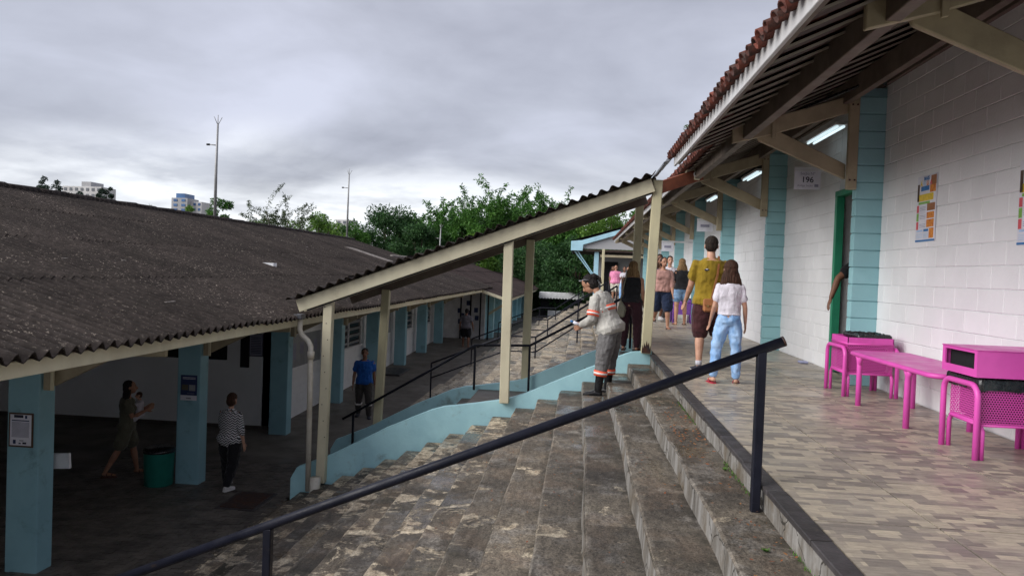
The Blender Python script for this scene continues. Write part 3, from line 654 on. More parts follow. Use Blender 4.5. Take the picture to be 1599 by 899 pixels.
# --- roof: tiles on boards, purlins and brackets
SL = 0.45
def rz(x): return 2.80+(x-1.2)*SL          # underside of the tiles
roof = empty('roof', (3, 10, 3.5), parent=rb)
def slab(name, x0, x1, y0, y1, dz, th, m, par):
    return mk(name, [(x0,y0,rz(x0)+dz),(x1,y0,rz(x1)+dz),(x1,y1,rz(x1)+dz),(x0,y1,rz(x0)+dz),(x0,y0,rz(x0)+dz+th),(x1,y0,rz(x1)+dz+th),(x1,y1,rz(x1)+dz+th),(x0,y1,rz(x0)+dz+th)], BF, m, par)
slab('roof_deck', 1.32, 6.6, -1, 10.0, 0.002, 0.02, 'dark', roof); slab('roof_deck', 1.75, 6.6, 10.0, 37.6, 0.002, 0.02, 'dark', roof)
mk('roof_back', [(6.6,-1,rz(6.6)+0.08),(6.6,37.6,rz(6.6)+0.08),(12,37.6,rz(2.2)),(12,-1,rz(2.2))], [(0,1,2,3)], 'clay', roof)
# barrel tiles: alternating channels and covers
def tile_mesh(up):
    vs, fs = [], []; n = 7; L_ = 0.42
    for j in range(2):
        r_ = 0.068 if (j == 0) == up else 0.056
        for k in range(n):
            a = math.pi*k/(n-1)
            for t in (0, 0.014):
                rr = r_-t; vs.append((j*L_, -math.cos(a)*rr, (math.sin(a)*rr if up else -math.sin(a)*rr+0.062)))
    ix = lambda j, k, t: (j*n+k)*2+t
    for k in range(n-1):
        fs += [(ix(0,k,0), ix(0,k+1,0), ix(1,k+1,0), ix(1,k,0)), (ix(0,k,1), ix(1,k,1), ix(1,k+1,1), ix(0,k+1,1)), (ix(0,k,0), ix(0,k,1), ix(0,k+1,1), ix(0,k+1,0)), (ix(1,k,0), ix(1,k+1,0), ix(1,k+1,1), ix(1,k,1))]
    me = bpy.data.meshes.new('tile'); me.from_pydata(vs, [], fs); me.materials.append(MATS['clay']); me.shade_smooth(); return me
tu, td = tile_mesh(True), tile_mesh(False)
ang = -math.atan(SL)
def tiles(x0, y0, y1, rows, single=True):
    vs, fs = [], []
    y = y0
    while y < y1:
        for r_ in range(rows):
            x = x0+r_*0.33
            for me, dy, dz in ((td, 0, -0.02), (tu, 0.085, 0.03)):
                p = V((x+random.uniform(-0.015, 0.015), y+dy+random.uniform(-0.006, 0.006), rz(x)+dz+r_*0.004)); rot = (random.uniform(-0.03, 0.03), ang, random.uniform(-0.03, 0.03))
                if single: put('roof_tile', me, p, roof, rot)
                else:
                    mw = M.Translation(p) @ __import__('mathutils').Euler(rot).to_matrix().to_4x4(); k = len(vs)
                    vs.extend([mw @ v.co for v in me.vertices]); fs.extend([tuple(i+k for i in pl.vertices) for pl in me.polygons])
        y += 0.17
    if not single: tag(mk('roof_tiles', vs, fs, 'clay', roof, smooth=True), kind='stuff')
tiles(1.13, 2.2, 9.95, 3); tiles(2.12, -1, 9.95, 13, False); tiles(1.13, -1, 2.2, 3, False)
tiles(1.62, 10.1, 37.5, 15, False)
box('fascia', (1.19, -1, 2.675), (1.22, 9.9, 2.825), 'fascia', rb, 0.004); box('fascia', (1.69, 13.2, 2.90), (1.72, 37.6, 3.04), 'fascia', rb, 0.004)
box('fascia_batten', (1.221, -1, 2.70), (1.27, 9.88, 2.78), 'purlin', rb, 0.004)
# sloping ceiling boards, each tilted a little so its edge shows
ceil = empty('ceiling', (2.3, 8, 3.2), parent=rb)
y = 1.6
while y < 23:
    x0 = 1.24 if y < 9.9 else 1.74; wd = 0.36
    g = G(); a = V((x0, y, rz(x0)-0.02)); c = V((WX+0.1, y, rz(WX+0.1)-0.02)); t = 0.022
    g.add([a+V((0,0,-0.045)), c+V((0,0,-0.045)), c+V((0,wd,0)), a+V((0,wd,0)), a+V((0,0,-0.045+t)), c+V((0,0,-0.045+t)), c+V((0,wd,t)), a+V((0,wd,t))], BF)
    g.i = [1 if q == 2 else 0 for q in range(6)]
    g.obj('ceiling_board', ['board', 'board_edge_light'], ceil); y += wd+0.006
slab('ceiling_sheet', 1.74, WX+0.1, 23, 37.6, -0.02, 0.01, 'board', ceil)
# timbers along the building
def purlin(x, y0, y1, z, wd, ht, m): beam('purlin', (x, y0, z), (x, y1, z), wd, ht, m, rb)
purlin(1.93, -1, 12.9, rz(1.93)-0.13, 0.10, 0.23, 'purlin'); purlin(1.93, 12.95, 37, rz(1.93)-0.13, 0.10, 0.23, 'purlin')
purlin(3.06, -1, 37, rz(3.06)-0.20, 0.08, 0.24, 'purlin')
for q, (x_, h_) in enumerate(((3.30, 0.12), (3.40, 0.20), (3.475, 0.28))): beam('wall_plate', (x_, -1, rz(x_)-0.06-h_/2), (x_, 37, rz(x_)-0.06-h_/2), 0.05, h_*0.7, 'purlin', rb)
# brackets
for i in range(-1, 9):
    y = PY[0]+4.1*i if i >= 0 else 0.5
    yc = y+0.05
    br = box('bracket', (3.08, y-0.03, 2.31), (3.195, y+0.03, 3.42), 'wood_beige', rb, 0.008)
    g = G(); g.prism([(1.76, 2.83), (1.76, 3.06), (2.15, 3.13), (3.10, 3.42), (3.10, 3.22), (2.2, 2.94)], 1, y+0.032, y+0.085); g.obj('arm', 'wood_beige', br, bevel=0.008)
    g = G(); g.prism([(2.08, 2.88), (2.02, 3.00), (2.22, 3.04), (3.10, 2.62), (3.10, 2.44)], 1, y+0.088, y+0.14); g.obj('brace', 'wood_beige', br, bevel=0.008)
    g = G(); g.prism([(2.21, 2.90), (2.21, 3.125), (2.255, 3.14), (2.255, 2.91)], 1, y+0.005, y+0.031); g.obj('strap', 'wood_beige', br, bevel=0.003)
    if i in (0, 1, 2):
        g = G()
        for bx_, bz_ in ((3.11, 2.42), (3.165, 2.42), (3.11, 3.3), (3.165, 3.3)): g.tube([(bx_, y-0.04, bz_), (bx_, y-0.028, bz_)], 0.011, 8)
        g.obj('bolts', 'rust_black', br)
# weed growing on the roof edge
vs, fs = [], []
for _ in range(40): flake((1.15+random.gauss(0, 0.02), 8.45+random.gauss(0, 0.03), 2.86+random.uniform(0, 0.07)), random.uniform(0.008, 0.02), 0.9)
tag(mk('roof_weed', vs, fs, 'leaf_light'), 'small green weed sprouting from the edge of the clay tiled roof', 'weed')
# black cables and hoses on the ceiling
cb = empty('ceiling_cable', (3.0, 8.0, 3.4), 'bundle of black cables hung beneath the wooden ceiling above the second pier', 'cable')
for q in range(3): tube('strand', [(2.25+0.03*q, 9.6, 3.18), (2.6, 9.0, 3.27+0.01*q), (3.05, 8.5, 3.42), (3.2, 8.3+0.05*q, 3.45), (3.3, 8.5, 3.42)], 0.016, 'bag', cb, 8)

# ------------------------------------------------------------------ fittings on the building
for i, (yy, lab) in enumerate(((9.62, 'lit twin fluorescent light under the eave beside the 196 sign'), (13.75, 'lit twin fluorescent light under the eave between the second and third brackets'), (17.9, 'small lit fluorescent light farthest along the eave'))):
    lt = empty('fluorescent_light', (3.2, yy, 3.2), lab, 'light', 'fluorescent lights under the eave')
    box('housing', (3.13, yy-0.03, 3.20), (3.29, yy+1.26, 3.245), 'white_paint', lt, 0.008)
    for dx in (-0.04, 0.04): tube('tube', [(3.21+dx, yy, 3.18), (3.21+dx, yy+1.2, 3.18)], 0.016, 'tube_light', lt, 8)
def sheet_sign(name, label, y, x, z, w_, h_, lines=True):
    s = empty(name, (x, y, z), label, 'sign')
    box('sheet', (x-w_/2, y, z-h_/2), (x+w_/2, y+0.006, z+h_/2), 'paper', s)
    beam('arm', (x-w_/2, y+0.02, z+h_/2+0.03), (WX, y+0.02, z+h_/2+0.03), 0.02, 0.05, 'white_paint', s, 0.003)
    return s
def facing(p, s=1.0): return M.Translation(p) @ M.Rotation(R(90), 4, 'X')
s = sheet_sign('room_sign', 'white paper sign reading 196 hung from an arm beside the green door frame', 10.0, 2.945, 2.545, 0.335, 0.24)
text('lettering', '196', 0.105, 'ink', facing((2.945, 9.996, 2.55)), s, bold=0.0015); text('lettering', 'Seção Nº', 0.05, 'ink_grey', facing((2.945, 9.996, 2.632)), s); text('lettering', 'Antiga Seção', 0.038, 'ink_grey', facing((2.915, 9.996, 2.475)), s)
box('print_box', (3.035, 9.994, 2.46), (3.085, 9.999, 2.495), 'ink_grey', s)
s = sheet_sign('room_sign', 'small white paper sign hung near the third pier, above the walkers', 17.4, 2.86, 2.42, 0.36, 0.25)
box('print_bar', (2.76, 17.394, 2.40), (2.96, 17.399, 2.46), 'ink_grey', s)
s = sheet_sign('room_sign', 'farthest small white paper sign hung under the eave behind the cream post', 22.5, 2.62, 2.12, 0.36, 0.26)
box('print_bar', (2.52, 22.494, 2.09), (2.72, 22.499, 2.16), 'ink_grey', s)
# poster on the wall; local u runs towards -Y (left to right as seen), v up
def poster(name, label, y_left, z0, w_, h_, items):
    p = empty(name, (WX-0.004, y_left-w_/2, z0), label, 'poster')
    box('sheet', (WX-0.0075, y_left-w_, z0), (WX-0.0045, y_left, z0+h_), 'paper', p)
    for (u0, u1, v0, v1, m) in items: box('print', (WX-0.0085, y_left-u1*w_, z0+v0*h_), (WX-0.0077, y_left-u0*w_, z0+v1*h_), m, p)
    return p
items = [(0.70, 0.97, 0.84, 0.98, 'leather'), (0.66, 0.95, 0.73, 0.84, 'p_orange'), (0.20, 0.62, 0.77, 0.84, 'p_blue'), (0.08, 0.85, 0.615, 0.72, 'p_yellow'), (0.10, 0.68, 0.57, 0.605, 'p_green'),
         (0.02, 0.13, 0.45, 0.56, 'p_red'), (0.02, 0.13, 0.32, 0.44, 'p_green'), (0.02, 0.13, 0.19, 0.31, 'p_red'), (0.55, 0.95, 0.46, 0.57, 'leather'), (0.55, 0.92, 0.345, 0.44, 'p_orange'), (0.55, 0.92, 0.215, 0.33, 'p_orange'),
         (0.70, 0.93, 0.05, 0.20, 'p_orange'), (0.42, 0.66, 0.155, 0.19, 'p_blue'), (0.06, 0.36, 0.155, 0.185, 'p_lblue'), (0.0, 0.99, 0.005, 0.032, 'p_blue'), (0.02, 0.12, 0.62, 0.88, 'frame_brown')]
items += [(0.18, 0.5, 0.48+0.022*q, 0.486+0.022*q, 'ink_grey') for q in range(3)]+[(0.18, 0.5, 0.35+0.022*q, 0.356+0.022*q, 'ink_grey') for q in range(3)]+[(0.18, 0.5, 0.22+0.022*q, 0.226+0.022*q, 'ink_grey') for q in range(3)]+[(0.05, 0.36, 0.06+0.02*q, 0.066+0.02*q, 'p_lblue') for q in range(4)]+[(0.4, 0.66, 0.06+0.02*q, 0.066+0.02*q, 'p_lblue') for q in range(4)]
PYL, PZ, PW, PH = 8.05, 1.66, 0.42, 0.68
po = poster('poster', 'tall colourful printed poster on the white wall above the bench', PYL, PZ, PW, PH, items)
def wallface(y, z): return M.Translation((WX-0.0088, y, z)) @ M(((0, 0, -1, 0), (-1, 0, 0, 0), (0, 1, 0, 0), (0, 0, 0, 1)))
text('lettering', 'MAIS', 0.055, 'p_blue', wallface(PYL-0.20, PZ+0.645), po, bold=0.002)
for q, (ch, m) in enumerate(zip('ÁGUA', ('p_yellow', 'p_lblue', 'p_orange', 'p_red'))): text('lettering', ch, 0.065, m, wallface(PYL-0.09-q*0.068, PZ+0.595), po, bold=0.003)
poster('poster', 'second printed poster on the white wall at the right edge of view', 6.25, 1.56, 0.42, 0.68, items)
# security camera on the third bracket
sc_ = empty('security_camera', (1.7, 12.75, 3.0), 'small white box security camera fixed to the third timber bracket end', 'camera')
box('body', (1.72, 12.62, 2.86), (1.96, 12.74, 3.04), 'cream', sc_, 0.01); tube('lens', [(1.90, 12.60, 2.96), (1.90, 12.66, 2.96)], 0.055, 'white_paint', sc_); tube('lens_glass', [(1.90, 12.592, 2.96), (1.90, 12.599, 2.96)], 0.035, 'dark', sc_)
box('crumpled_wrapper', (3.30, 11.15, 0.0), (3.42, 11.3, 0.035), 'litter_blue', None, 0.012); tag(bpy.data.objects['crumpled_wrapper'], 'small crumpled bluish wrapper lying at the foot of the white wall', 'litter')

# ------------------------------------------------------------------ pink bench and bins
def arch(x, y0, y1, h, r=0.09, z0=0):
    p = [(x, y0, z0)]
    for k in range(7): a = math.pi/2*k/6; p.append((x, y0+r-r*math.cos(a), h-r+r*math.sin(a)))
    for k in range(7): a = math.pi/2*k/6; p.append((x, y1-r+r*math.sin(a), h-r+r*math.cos(a)))
    return p+[(x, y1, z0)]
def bag_rim(name, x0, x1, y0, y1, z, drop, parent, up=0.03):
    """bunched plastic liner folded over the rim"""
    vs, fs = [], []; n = 72
    for i in range(n):
        t = i/n*4; s_ = int(t); f = t-s_
        x, y = [(x0+(x1-x0)*f, y0), (x1, y0+(y1-y0)*f), (x1-(x1-x0)*f, y1), (x0, y1-(y1-y0)*f)][s_]
        cx, cy = (x0+x1)/2, (y0+y1)/2; ox, oy = (x-cx)*0.03, (y-cy)*0.03
        w1, w2 = nz(i*0.5, z*3), nz(i*0.9, 5+z)
        vs += [(x-ox*5, y-oy*5, z-0.06), (x-ox*1.5, y-oy*1.5, z+up+0.012*w1), (x+ox*(1.2+w2), y+oy*(1.2+w2), z+up*0.5+0.01*w2), (x+ox*(1.6+w1*1.5), y+oy*(1.6+w1*1.5), z-drop*0.5+0.02*w1), (x+ox*(0.9+w2), y+oy*(0.9+w2), z-drop*(1+0.35*w1))]
    for i in range(n):
        a, c = i*5, ((i+1) % n)*5
        for q in range(4): fs.append((a+q, c+q, c+q+1, a+q+1))
    return mk('liner', vs, fs, 'bag', parent, smooth=True)
def bin_(name, label, x0, x1, y0, y1, h, lid, metal='magenta', per='magenta_perf'):
    e_ = empty(name, ((x0+x1)/2, (y0+y1)/2, 0), label, 'bin')
    for x in (x0, x1):
        tube('frame', arch(x, y0, y1, 0.52), 0.021, metal, e_); xi = x+(0.045 if x == x0 else -0.045)
        g = G(); g.tube([(xi, y0+0.01, 0), (xi, y0+0.01, 0.20), (xi, y0+0.05, 0.25), (xi, y1-0.05, 0.25), (xi, y1-0.01, 0.20), (xi, y1-0.01, 0)], 0.017, 10); g.obj('inner_frame', metal, e_, smooth=True)
    bt_ = 0.56 if not lid else 0.52; a, c, d, f_ = x0+0.035, x1-0.035, y0+0.03, y1-0.03
    g = G(); g.add([(a,d,0.24),(c,d,0.24),(c,f_,0.24),(a,f_,0.24),(a,d,bt_),(c,d,bt_),(c,f_,bt_),(a,f_,bt_)], [(0,1,5,4),(1,2,6,5),(2,3,7,6),(3,0,4,7),(0,3,2,1)]); g.obj('basket', per, e_)
    box('inner_bag', (a+0.04, d+0.04, 0.27), (c-0.04, f_-0.04, bt_-0.04), 'magenta_hole', e_, 0.02)
    for z in (0.24, bt_): tube('rim', [(a, d, z), (c, d, z), (c, f_, z), (a, f_, z), (a, d, z)], 0.010, metal, e_, 6)
    if lid:
        bag_rim('liner', a-0.01, c+0.01, d-0.012, f_+0.012, bt_+0.015, 0.05, e_, up=0.05)
        X0, X1, Y0, Y1, z0, z1 = x0-0.02, x1-0.02, y0-0.005, y1+0.005, bt_+0.06, 0.765
        hd = G(); t = 0.012
        # hood with a slot in the face towards the steps
        sz0, sz1, sy0, sy1 = z0+0.055, z1-0.018, Y0+0.035, Y1-0.04
        for lo, hi in (((X0,Y0,z0),(X0+t,Y1,sz0)), ((X0,Y0,sz1),(X0+t,Y1,z1)), ((X0,Y0,sz0),(X0+t,sy0,sz1)), ((X0,sy1,sz0),(X0+t,Y1,sz1)), ((X0+t,Y0,z0),(X1,Y0+t,z1)), ((X0+t,Y1-t,z0),(X1,Y1,z1)), ((X1-t,Y0+t,z0),(X1,Y1-t,z1)), ((X0+t,Y0+t,z1-t),(X1-t,Y1-t,z1))): hd.box(lo, hi)
        hd.obj('hood', metal, e_)
        box('hood_lip', (X0-0.006, Y0-0.006, z1+0.001), (X1+0.006, Y1+0.006, z1+0.008), metal, e_, 0.003)
        box('hood_inside', (X0+0.05, Y0+0.02, z0+0.01), (X1-0.02, Y1-0.02, z1-0.02), 'dark', e_)
    else:
        for p0, p1 in (((a,d),(c,d+0.003)), ((a,f_-0.003),(c,f_)), ((a,d),(a+0.003,f_)), ((c-0.003,d),(c,f_))): box('rim_plate', (p0[0]-0.002, p0[1]-0.002, bt_), (p1[0]+0.002, p1[1]+0.002, bt_+0.07), metal, e_)
        bag_rim('liner', a+0.12, c-0.02, d+0.03, f_-0.03, bt_+0.075, 0.02, e_, up=0.035)
        box('bag_fill', (a+0.14, d+0.05, bt_), (c-0.04, f_-0.05, bt_+0.085), 'bag', e_, 0.03)
    return e_
bin_('waste_bin', 'magenta perforated metal bin with a slotted hood and black liner, nearest the camera', 2.81, 3.40, 5.39, 5.87, 0.52, True)
bin_('waste_bin', 'open magenta perforated metal bin with black bag beside the green doorway', 2.86, 3.40, 8.11, 8.67, 0.52, False)
mat('purple_perf', (0.24, 0.09, 0.44), (0.12, 0.05, 0.22), 60, 0.4)
bin_('waste_bin', 'small purple metal bin far along the terrace behind the denim shorts woman', 2.5, 3.0, 19.6, 20.1, 0.52, False, 'purple_metal', 'purple_perf')
be = empty('bench', (3.1, 6.6, 0), 'magenta metal bench between the two bins against the white wall', 'bench')
BX0, BX1, BY0, BY1, BZ = 2.78, 3.34, 5.98, 7.76, 0.505
def rrect(x0, x1, y0, y1, z, r):
    p = []
    for cx, cy, a0 in ((x1-r, y1-r, 0), (x0+r, y1-r, 90), (x0+r, y0+r, 180), (x1-r, y0+r, 270)):
        for k in range(5): a = R(a0+22.5*k); p.append((cx+r*math.cos(a), cy+r*math.sin(a), z))
    return p
tube('seat_frame', rrect(BX0, BX1, BY0, BY1, BZ, 0.10)+[(BX1, BY1-0.10, BZ), (BX1, BY1-0.101, BZ)][:1], 0.022, 'magenta', be)
g = G(); pl = rrect(BX0+0.01, BX1-0.01, BY0+0.01, BY1-0.01, BZ, 0.09); g.prism([(p[0], p[1]) for p in pl], 2, BZ+0.006, BZ+0.019); g.obj('seat', 'magenta', be, bevel=0.003)
for x in (BX0+0.015, BX1-0.03):
    for y, dy in ((7.52, 0.06), (6.45, -0.06)): tube('leg', [(x, y, 0), (x, y, 0.40), (x, y+dy*0.2, 0.45), (x, y+dy, BZ-0.005)], 0.026, 'magenta', be); 
    for y, dy in ((7.52, -0.05), (6.45, 0.05)): tube('leg_fork', [(x, y, 0.38), (x, y+dy*0.2, 0.45), (x, y+dy, BZ-0.005)], 0.022, 'magenta', be)

# ================================================================== LEFT BUILDING
lb = empty('classroom_block', (-9, 20, LOW), 'long low building with dark corrugated roof, teal columns and white walls on the left', 'building')
EX, EZ, RX, RZ_ = -4.5, 0.34, -11.9, 2.45
Y0L, Y1L = 1.5, 37.0
lroof = empty('roof', (-8, 18, 1.5), parent=lb)
dsl = V((RX-EX, 0, RZ_-EZ)); slen = dsl.length; dsl.normalize(); nl = V((-dsl.z, 0, dsl.x)); nl = nl if nl.z > 0 else -nl
SW = 6*0.177; SLn = slen/4+0.10
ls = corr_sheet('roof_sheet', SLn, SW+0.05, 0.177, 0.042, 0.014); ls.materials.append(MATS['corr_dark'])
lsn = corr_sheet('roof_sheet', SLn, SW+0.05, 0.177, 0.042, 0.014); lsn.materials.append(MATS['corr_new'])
nrow = int((Y1L-Y0L)/SW)
for i in range(nrow+1):
    y = Y0L+i*SW
    for r_ in range(4):
        jog = 0.0 if i < 11 or r_ == 0 else (0.16 if i < 20 else -0.12)
        p = V((EX, y, EZ))+dsl*(r_*slen/4-0.06+jog*0.6*(r_ > 0)+random.uniform(-0.03, 0.03))+nl*(0.03+0.016*r_+random.uniform(0, 0.008))
        dd = (dsl+V((0, 0, 0.004))).normalized(); n2 = V((-dd.z, 0, dd.x)); n2 = n2 if n2.z > 0 else -n2
        o = bpy.data.objects.new('roof_sheet', lsn if (i, r_) in ((27, 2),) else ls); COL.objects.link(o)
        o.matrix_basis = frame(p, dd, V((0, 1, 0)), n2); adopt(o, lroof)
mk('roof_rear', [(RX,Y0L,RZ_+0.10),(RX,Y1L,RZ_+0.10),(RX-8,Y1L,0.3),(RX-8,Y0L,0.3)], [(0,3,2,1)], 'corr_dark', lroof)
rc = []; 
y = Y0L
while y < Y1L-0.2:                                            # ridge caps
    tube('ridge_cap', [(RX, y, RZ_+0.09+0.015*nz(y, 1)), (RX, y+0.95, RZ_+0.11+0.015*nz(y+1, 1))], 0.11, 'corr_dark', lroof, 8); y += 0.9
for (x_, y_, l_) in ():
    z_ = EZ+(x_-EX)/(RX-EX)*(RZ_-EZ); beam('patch_sheet', (x_, y_, z_+0.20), (x_+0.15, y_+l_, z_+0.19), 0.5, 0.012, 'corr_new', lroof)
for _ in range(9):                                           # pale scraps on the sheets
    x_ = random.uniform(-10.5, -5); y_ = random.uniform(8, 30); z_ = EZ+(x_-EX)/(RX-EX)*(RZ_-EZ)
    beam('roof_scrap', (x_, y_, z_+0.145), (x_+random.uniform(-0.05, 0.05), y_+random.uniform(0.06, 0.18), z_+0.15), 0.035, 0.010, 'corr_new', lroof, 0.002)
box('eave_board', (EX-0.10, Y0L, EZ-0.16), (EX-0.06, Y1L, EZ-0.02), 'cream', lb, 0.004)
mk('roof_lining', [(EX-0.1,Y0L,EZ-0.03),(RX,Y0L,RZ_-0.03),(RX,Y1L,RZ_-0.03),(EX-0.1,Y1L,EZ-0.03)], [(0,1,2,3)], 'purlin', lb)
mk('gable', [(EX-0.3,Y1L-0.02,EZ-0.1),(RX,Y1L-0.02,RZ_-0.02),(RX-8,Y1L-0.02,0.2),(RX-8,Y1L-0.02,LOW),(-6.9,Y1L-0.02,LOW),(-6.9,Y1L-0.02,EZ+0.2)], [(0,1,2,3,4,5)], 'white_block', lb)
beam('verge', (EX, Y1L+0.02, EZ-0.04), (RX, Y1L+0.02, RZ_-0.04), 0.04, 0.14, 'cream', lb)
LX = -6.92; BWY = 16.05
LCY = [4.4, 8.16, 11.9, 15.68, 19.35, 23.0, 26.7, 30.4, 34.1]
for i, y in enumerate(LCY):
    z1 = EZ+(-6.6-EX)/(RX-EX)*(RZ_-EZ)-0.05
    c_ = box('column', (-6.77, y, LOW-0.05), (-6.36, y+0.27, z1), 'teal_column', lb, 0.012)
    br = box('bracket', (-6.335, y+0.02, -0.42), (-6.245, y+0.08, 0.62), 'wood_beige', lb, 0.006)
    g = G(); g.prism([(-6.25, -0.20), (-6.25, -0.38), (-5.45, 0.02), (-4.85, 0.04), (-4.85, 0.24), (-5.55, 0.22)], 1, y+0.085, y+0.145); g.obj('arm', 'wood_beige', br, bevel=0.006)
    g = G(); g.box((-6.244, y+0.02, -0.42), (-6.21, y+0.045, 0.3)); g.obj('strap', 'cream', br)
# deep open porch: back wall at BWY, then the facade with windows
box('porch_back_wall', (-16, BWY, LOW), (LX, BWY+0.18, 1.2), 'white_block', lb); box('porch_side_wall', (-16.2, 0, LOW), (-16, BWY, 1.6), 'white_block', lb); box('porch_end_wall', (-16, 0.8, LOW), (-6.9, 1.0, 1.6), 'white_block', lb)
# opening with dark shutter in the porch back wall
sh = box('serving_hatch', (-10.0, BWY-0.05, -1.05), (-7.95, BWY-0.005, 0.4), 'dark', lb)
g = G(); g.box((-7.62, BWY-0.05, -1.2), (-7.42, BWY-0.005, 0.6)); g.obj('switch_cabinet', 'dark', lb)
box('wall_skirting', (-16, BWY-0.02, LOW), (LX, BWY-0.003, LOW+0.12), 'path', lb)
box('facade_wall', (LX-0.18, BWY, LOW), (LX, Y1L, 1.05), 'white_block', lb)
q = G()
for r_ in range(15):
    y = BWY-0.001-(0.2 if r_ % 2 else 0)
    while y < Y1L:
        a, c = max(y, BWY), min(y+0.4, Y1L); y += 0.4
        if c-a > 0.05: q.box((LX, a+0.004, LOW+r_*0.2+0.004), (LX+0.014, c-0.004, LOW+(r_+1)*0.2-0.005))
tag(q.obj('facade_blocks', 'white_block', lb), kind='stuff')
box('facade_beam', (-6.30, 17.2, -0.12), (-6.20, 33, 0.06), 'purlin', lb, 0.005)
def lwindow(y0, y1, z0, z1):
    w_ = box('window', (LX+0.005, y0, z0), (LX+0.03, y1, z1), 'glass_dark', lb)
    g = G(); t = 0.05
    for lo, hi in (((LX+0.015, y0-t, z0-t), (LX+0.075, y0, z1+t)), ((LX+0.015, y1, z0-t), (LX+0.075, y1+t, z1+t)), ((LX+0.015, y0, z1), (LX+0.075, y1, z1+t)), ((LX+0.015, (y0+y1)/2-0.025, z0), (LX+0.07, (y0+y1)/2+0.025, z1))): g.box(lo, hi)
    g.obj('window_frame', 'white_paint', w_); box('sill', (LX+0.01, y0-0.08, z0-0.06), (LX+0.13, y1+0.08, z0), 'white_paint', w_, 0.006)
    n = 6
    for k in range(n):
        z = z0+(z1-z0)*(k+0.5)/n
        for ya, yb in ((y0+0.03, (y0+y1)/2-0.04), ((y0+y1)/2+0.04, y1-0.03)): beam('louvre', (LX+0.055, ya, z), (LX+0.055, yb, z), 0.012, 0.11, 'slat_grey', w_, 0.0, up=(0.55, 0, 0.85))
for y0, y1 in ((20.3, 22.7), (27.6, 29.9), (31.3, 33.6)): lwindow(y0, y1, -1.25, 0.0)
dr = box('door', (LX+0.01, 24.4, LOW+0.1), (LX+0.05, 25.6, -0.3), 'white_paint', lb); box('door_mat', (LX+0.1, 24.2, LOW+0.15), (LX+1.0, 25.8, LOW+0.23), 'slate', dr, 0.01)
def notice(name, label, lo, hi, face, mainm, bars, frame_m=None, framew=0.02):
    """framed sheet facing the camera (face = y of its front)"""
    x0, z0 = lo; x1, z1 = hi; p = empty(name, ((x0+x1)/2, face, z0), label, 'notice')
    if frame_m: box('backing', (x0-framew, face+0.003, z0-framew), (x1+framew, face+0.012, z1+framew), frame_m, p)
    box('sheet', (x0, face, z0), (x1, face+0.006, z1), mainm, p)
    for u0, u1, v0, v1, m in bars: box('print', (x0+(x1-x0)*u0, face-0.0015, z0+(z1-z0)*v0), (x0+(x1-x0)*u1, face-0.0005, z0+(z1-z0)*v1), m, p)
bars = [(0.18, 0.62, 0.90, 0.99, 'ink'), (0.70, 0.8, 0.88, 0.98, 'ink_navy'), (0.08, 0.9, 0.79, 0.825, 'ink_navy')]+[(0.08, 0.9, 0.27+0.036*k, 0.29+0.036*k, 'ink_grey') for k in range(14)]+[(0.15, 0.28, 0.05, 0.18, 'ink_navy'), (0.42, 0.52, 0.05, 0.09, 'ink_navy'), (0.6, 0.78, 0.05, 0.11, 'ink'), (0.45, 0.65, 0.15, 0.17, 'ink')]
notice('notice', 'framed white printed notice on the nearest teal column at the left edge', (-6.715, -1.09), (-6.445, -0.72), 8.143, 'paper', bars, 'frame_brown')
bars2 = [(0.12, 0.9, 0.90, 0.915, 'paper'), (0.12, 0.9, 0.845, 0.865, 'paper'), (0.07, 0.47, 0.40, 0.62, 'c_olive'), (0.52, 0.90, 0.38, 0.62, 'slat_grey'), (0.4, 0.85, 0.27, 0.285, 'ink_grey'), (0.0, 1.0, 0.0, 0.20, 'paper'), (0.35, 0.65, 0.06, 0.11, 'ink')]
notice('notice', 'dark blue printed notice on the teal column beside the green bin', (-6.70, -1.19), (-6.41, -0.76), 11.885, 'ink_navy', bars2)
notice('notice', 'grey lined notice on the shaded porch wall right of the patterned blouse', (-7.42, -0.92), (-7.12, -0.44), BWY-0.012, 'ink_grey', [(0.1, 0.9, 0.12+0.08*k, 0.15+0.08*k, 'ink') for k in range(10)], 'ink')
wb = box('wall_notice', (LX+0.016, 17.0, -1.35), (LX+0.022, 19.2, -0.55), 'slat_grey', None); tag(wb, 'pale sheet of notices on the white wall behind the downpipe', 'notice')
for k in range(4): box('print', (LX+0.0225, 17.25+k*0.48, -1.15+0.1*(k % 2)), (LX+0.0235, 17.5+k*0.48, -0.75), 'ink_grey', wb)
wb = box('wall_notice', (LX+0.016, 24.0+1.75, -1.2), (LX+0.022, 26.6, -0.45), 'slat_grey', None); tag(wb, 'pale sheet of notices on the far white wall right of the door', 'notice')
for k in range(3): box('print', (LX+0.0225, 25.85+k*0.24, -1.0), (LX+0.0235, 26.0+k*0.24, -0.7), 'ink_grey', wb)
# white board stub and the green bin by the columns
stub = tag(beam('barrier_board', (-6.46, 8.5, -1.36), (-6.2, 8.5, -1.34), 0.04, 0.19, 'white_paint', None, 0.005), 'short white board sticking out behind the nearest teal column', 'board')
cn = empty('waste_bin', (-7.0, 12.3, LOW), 'round green plastic bin with black liner at the foot of a teal column', 'bin')
tube('body', [(-7.0, 11.8, LOW), (-7.0, 11.8, LOW+0.02), (-7.0, 11.8, LOW+0.58), (-7.0, 11.8, LOW+0.60)], [0.215, 0.225, 0.245, 0.25], 'bin_green', cn, 24)
tube('liner', [(-7.0, 11.8, LOW+0.57), (-7.0, 11.8, LOW+0.60), (-7.0, 11.8, LOW+0.64)], [0.258, 0.262, 0.235], 'bag', cn, 24)

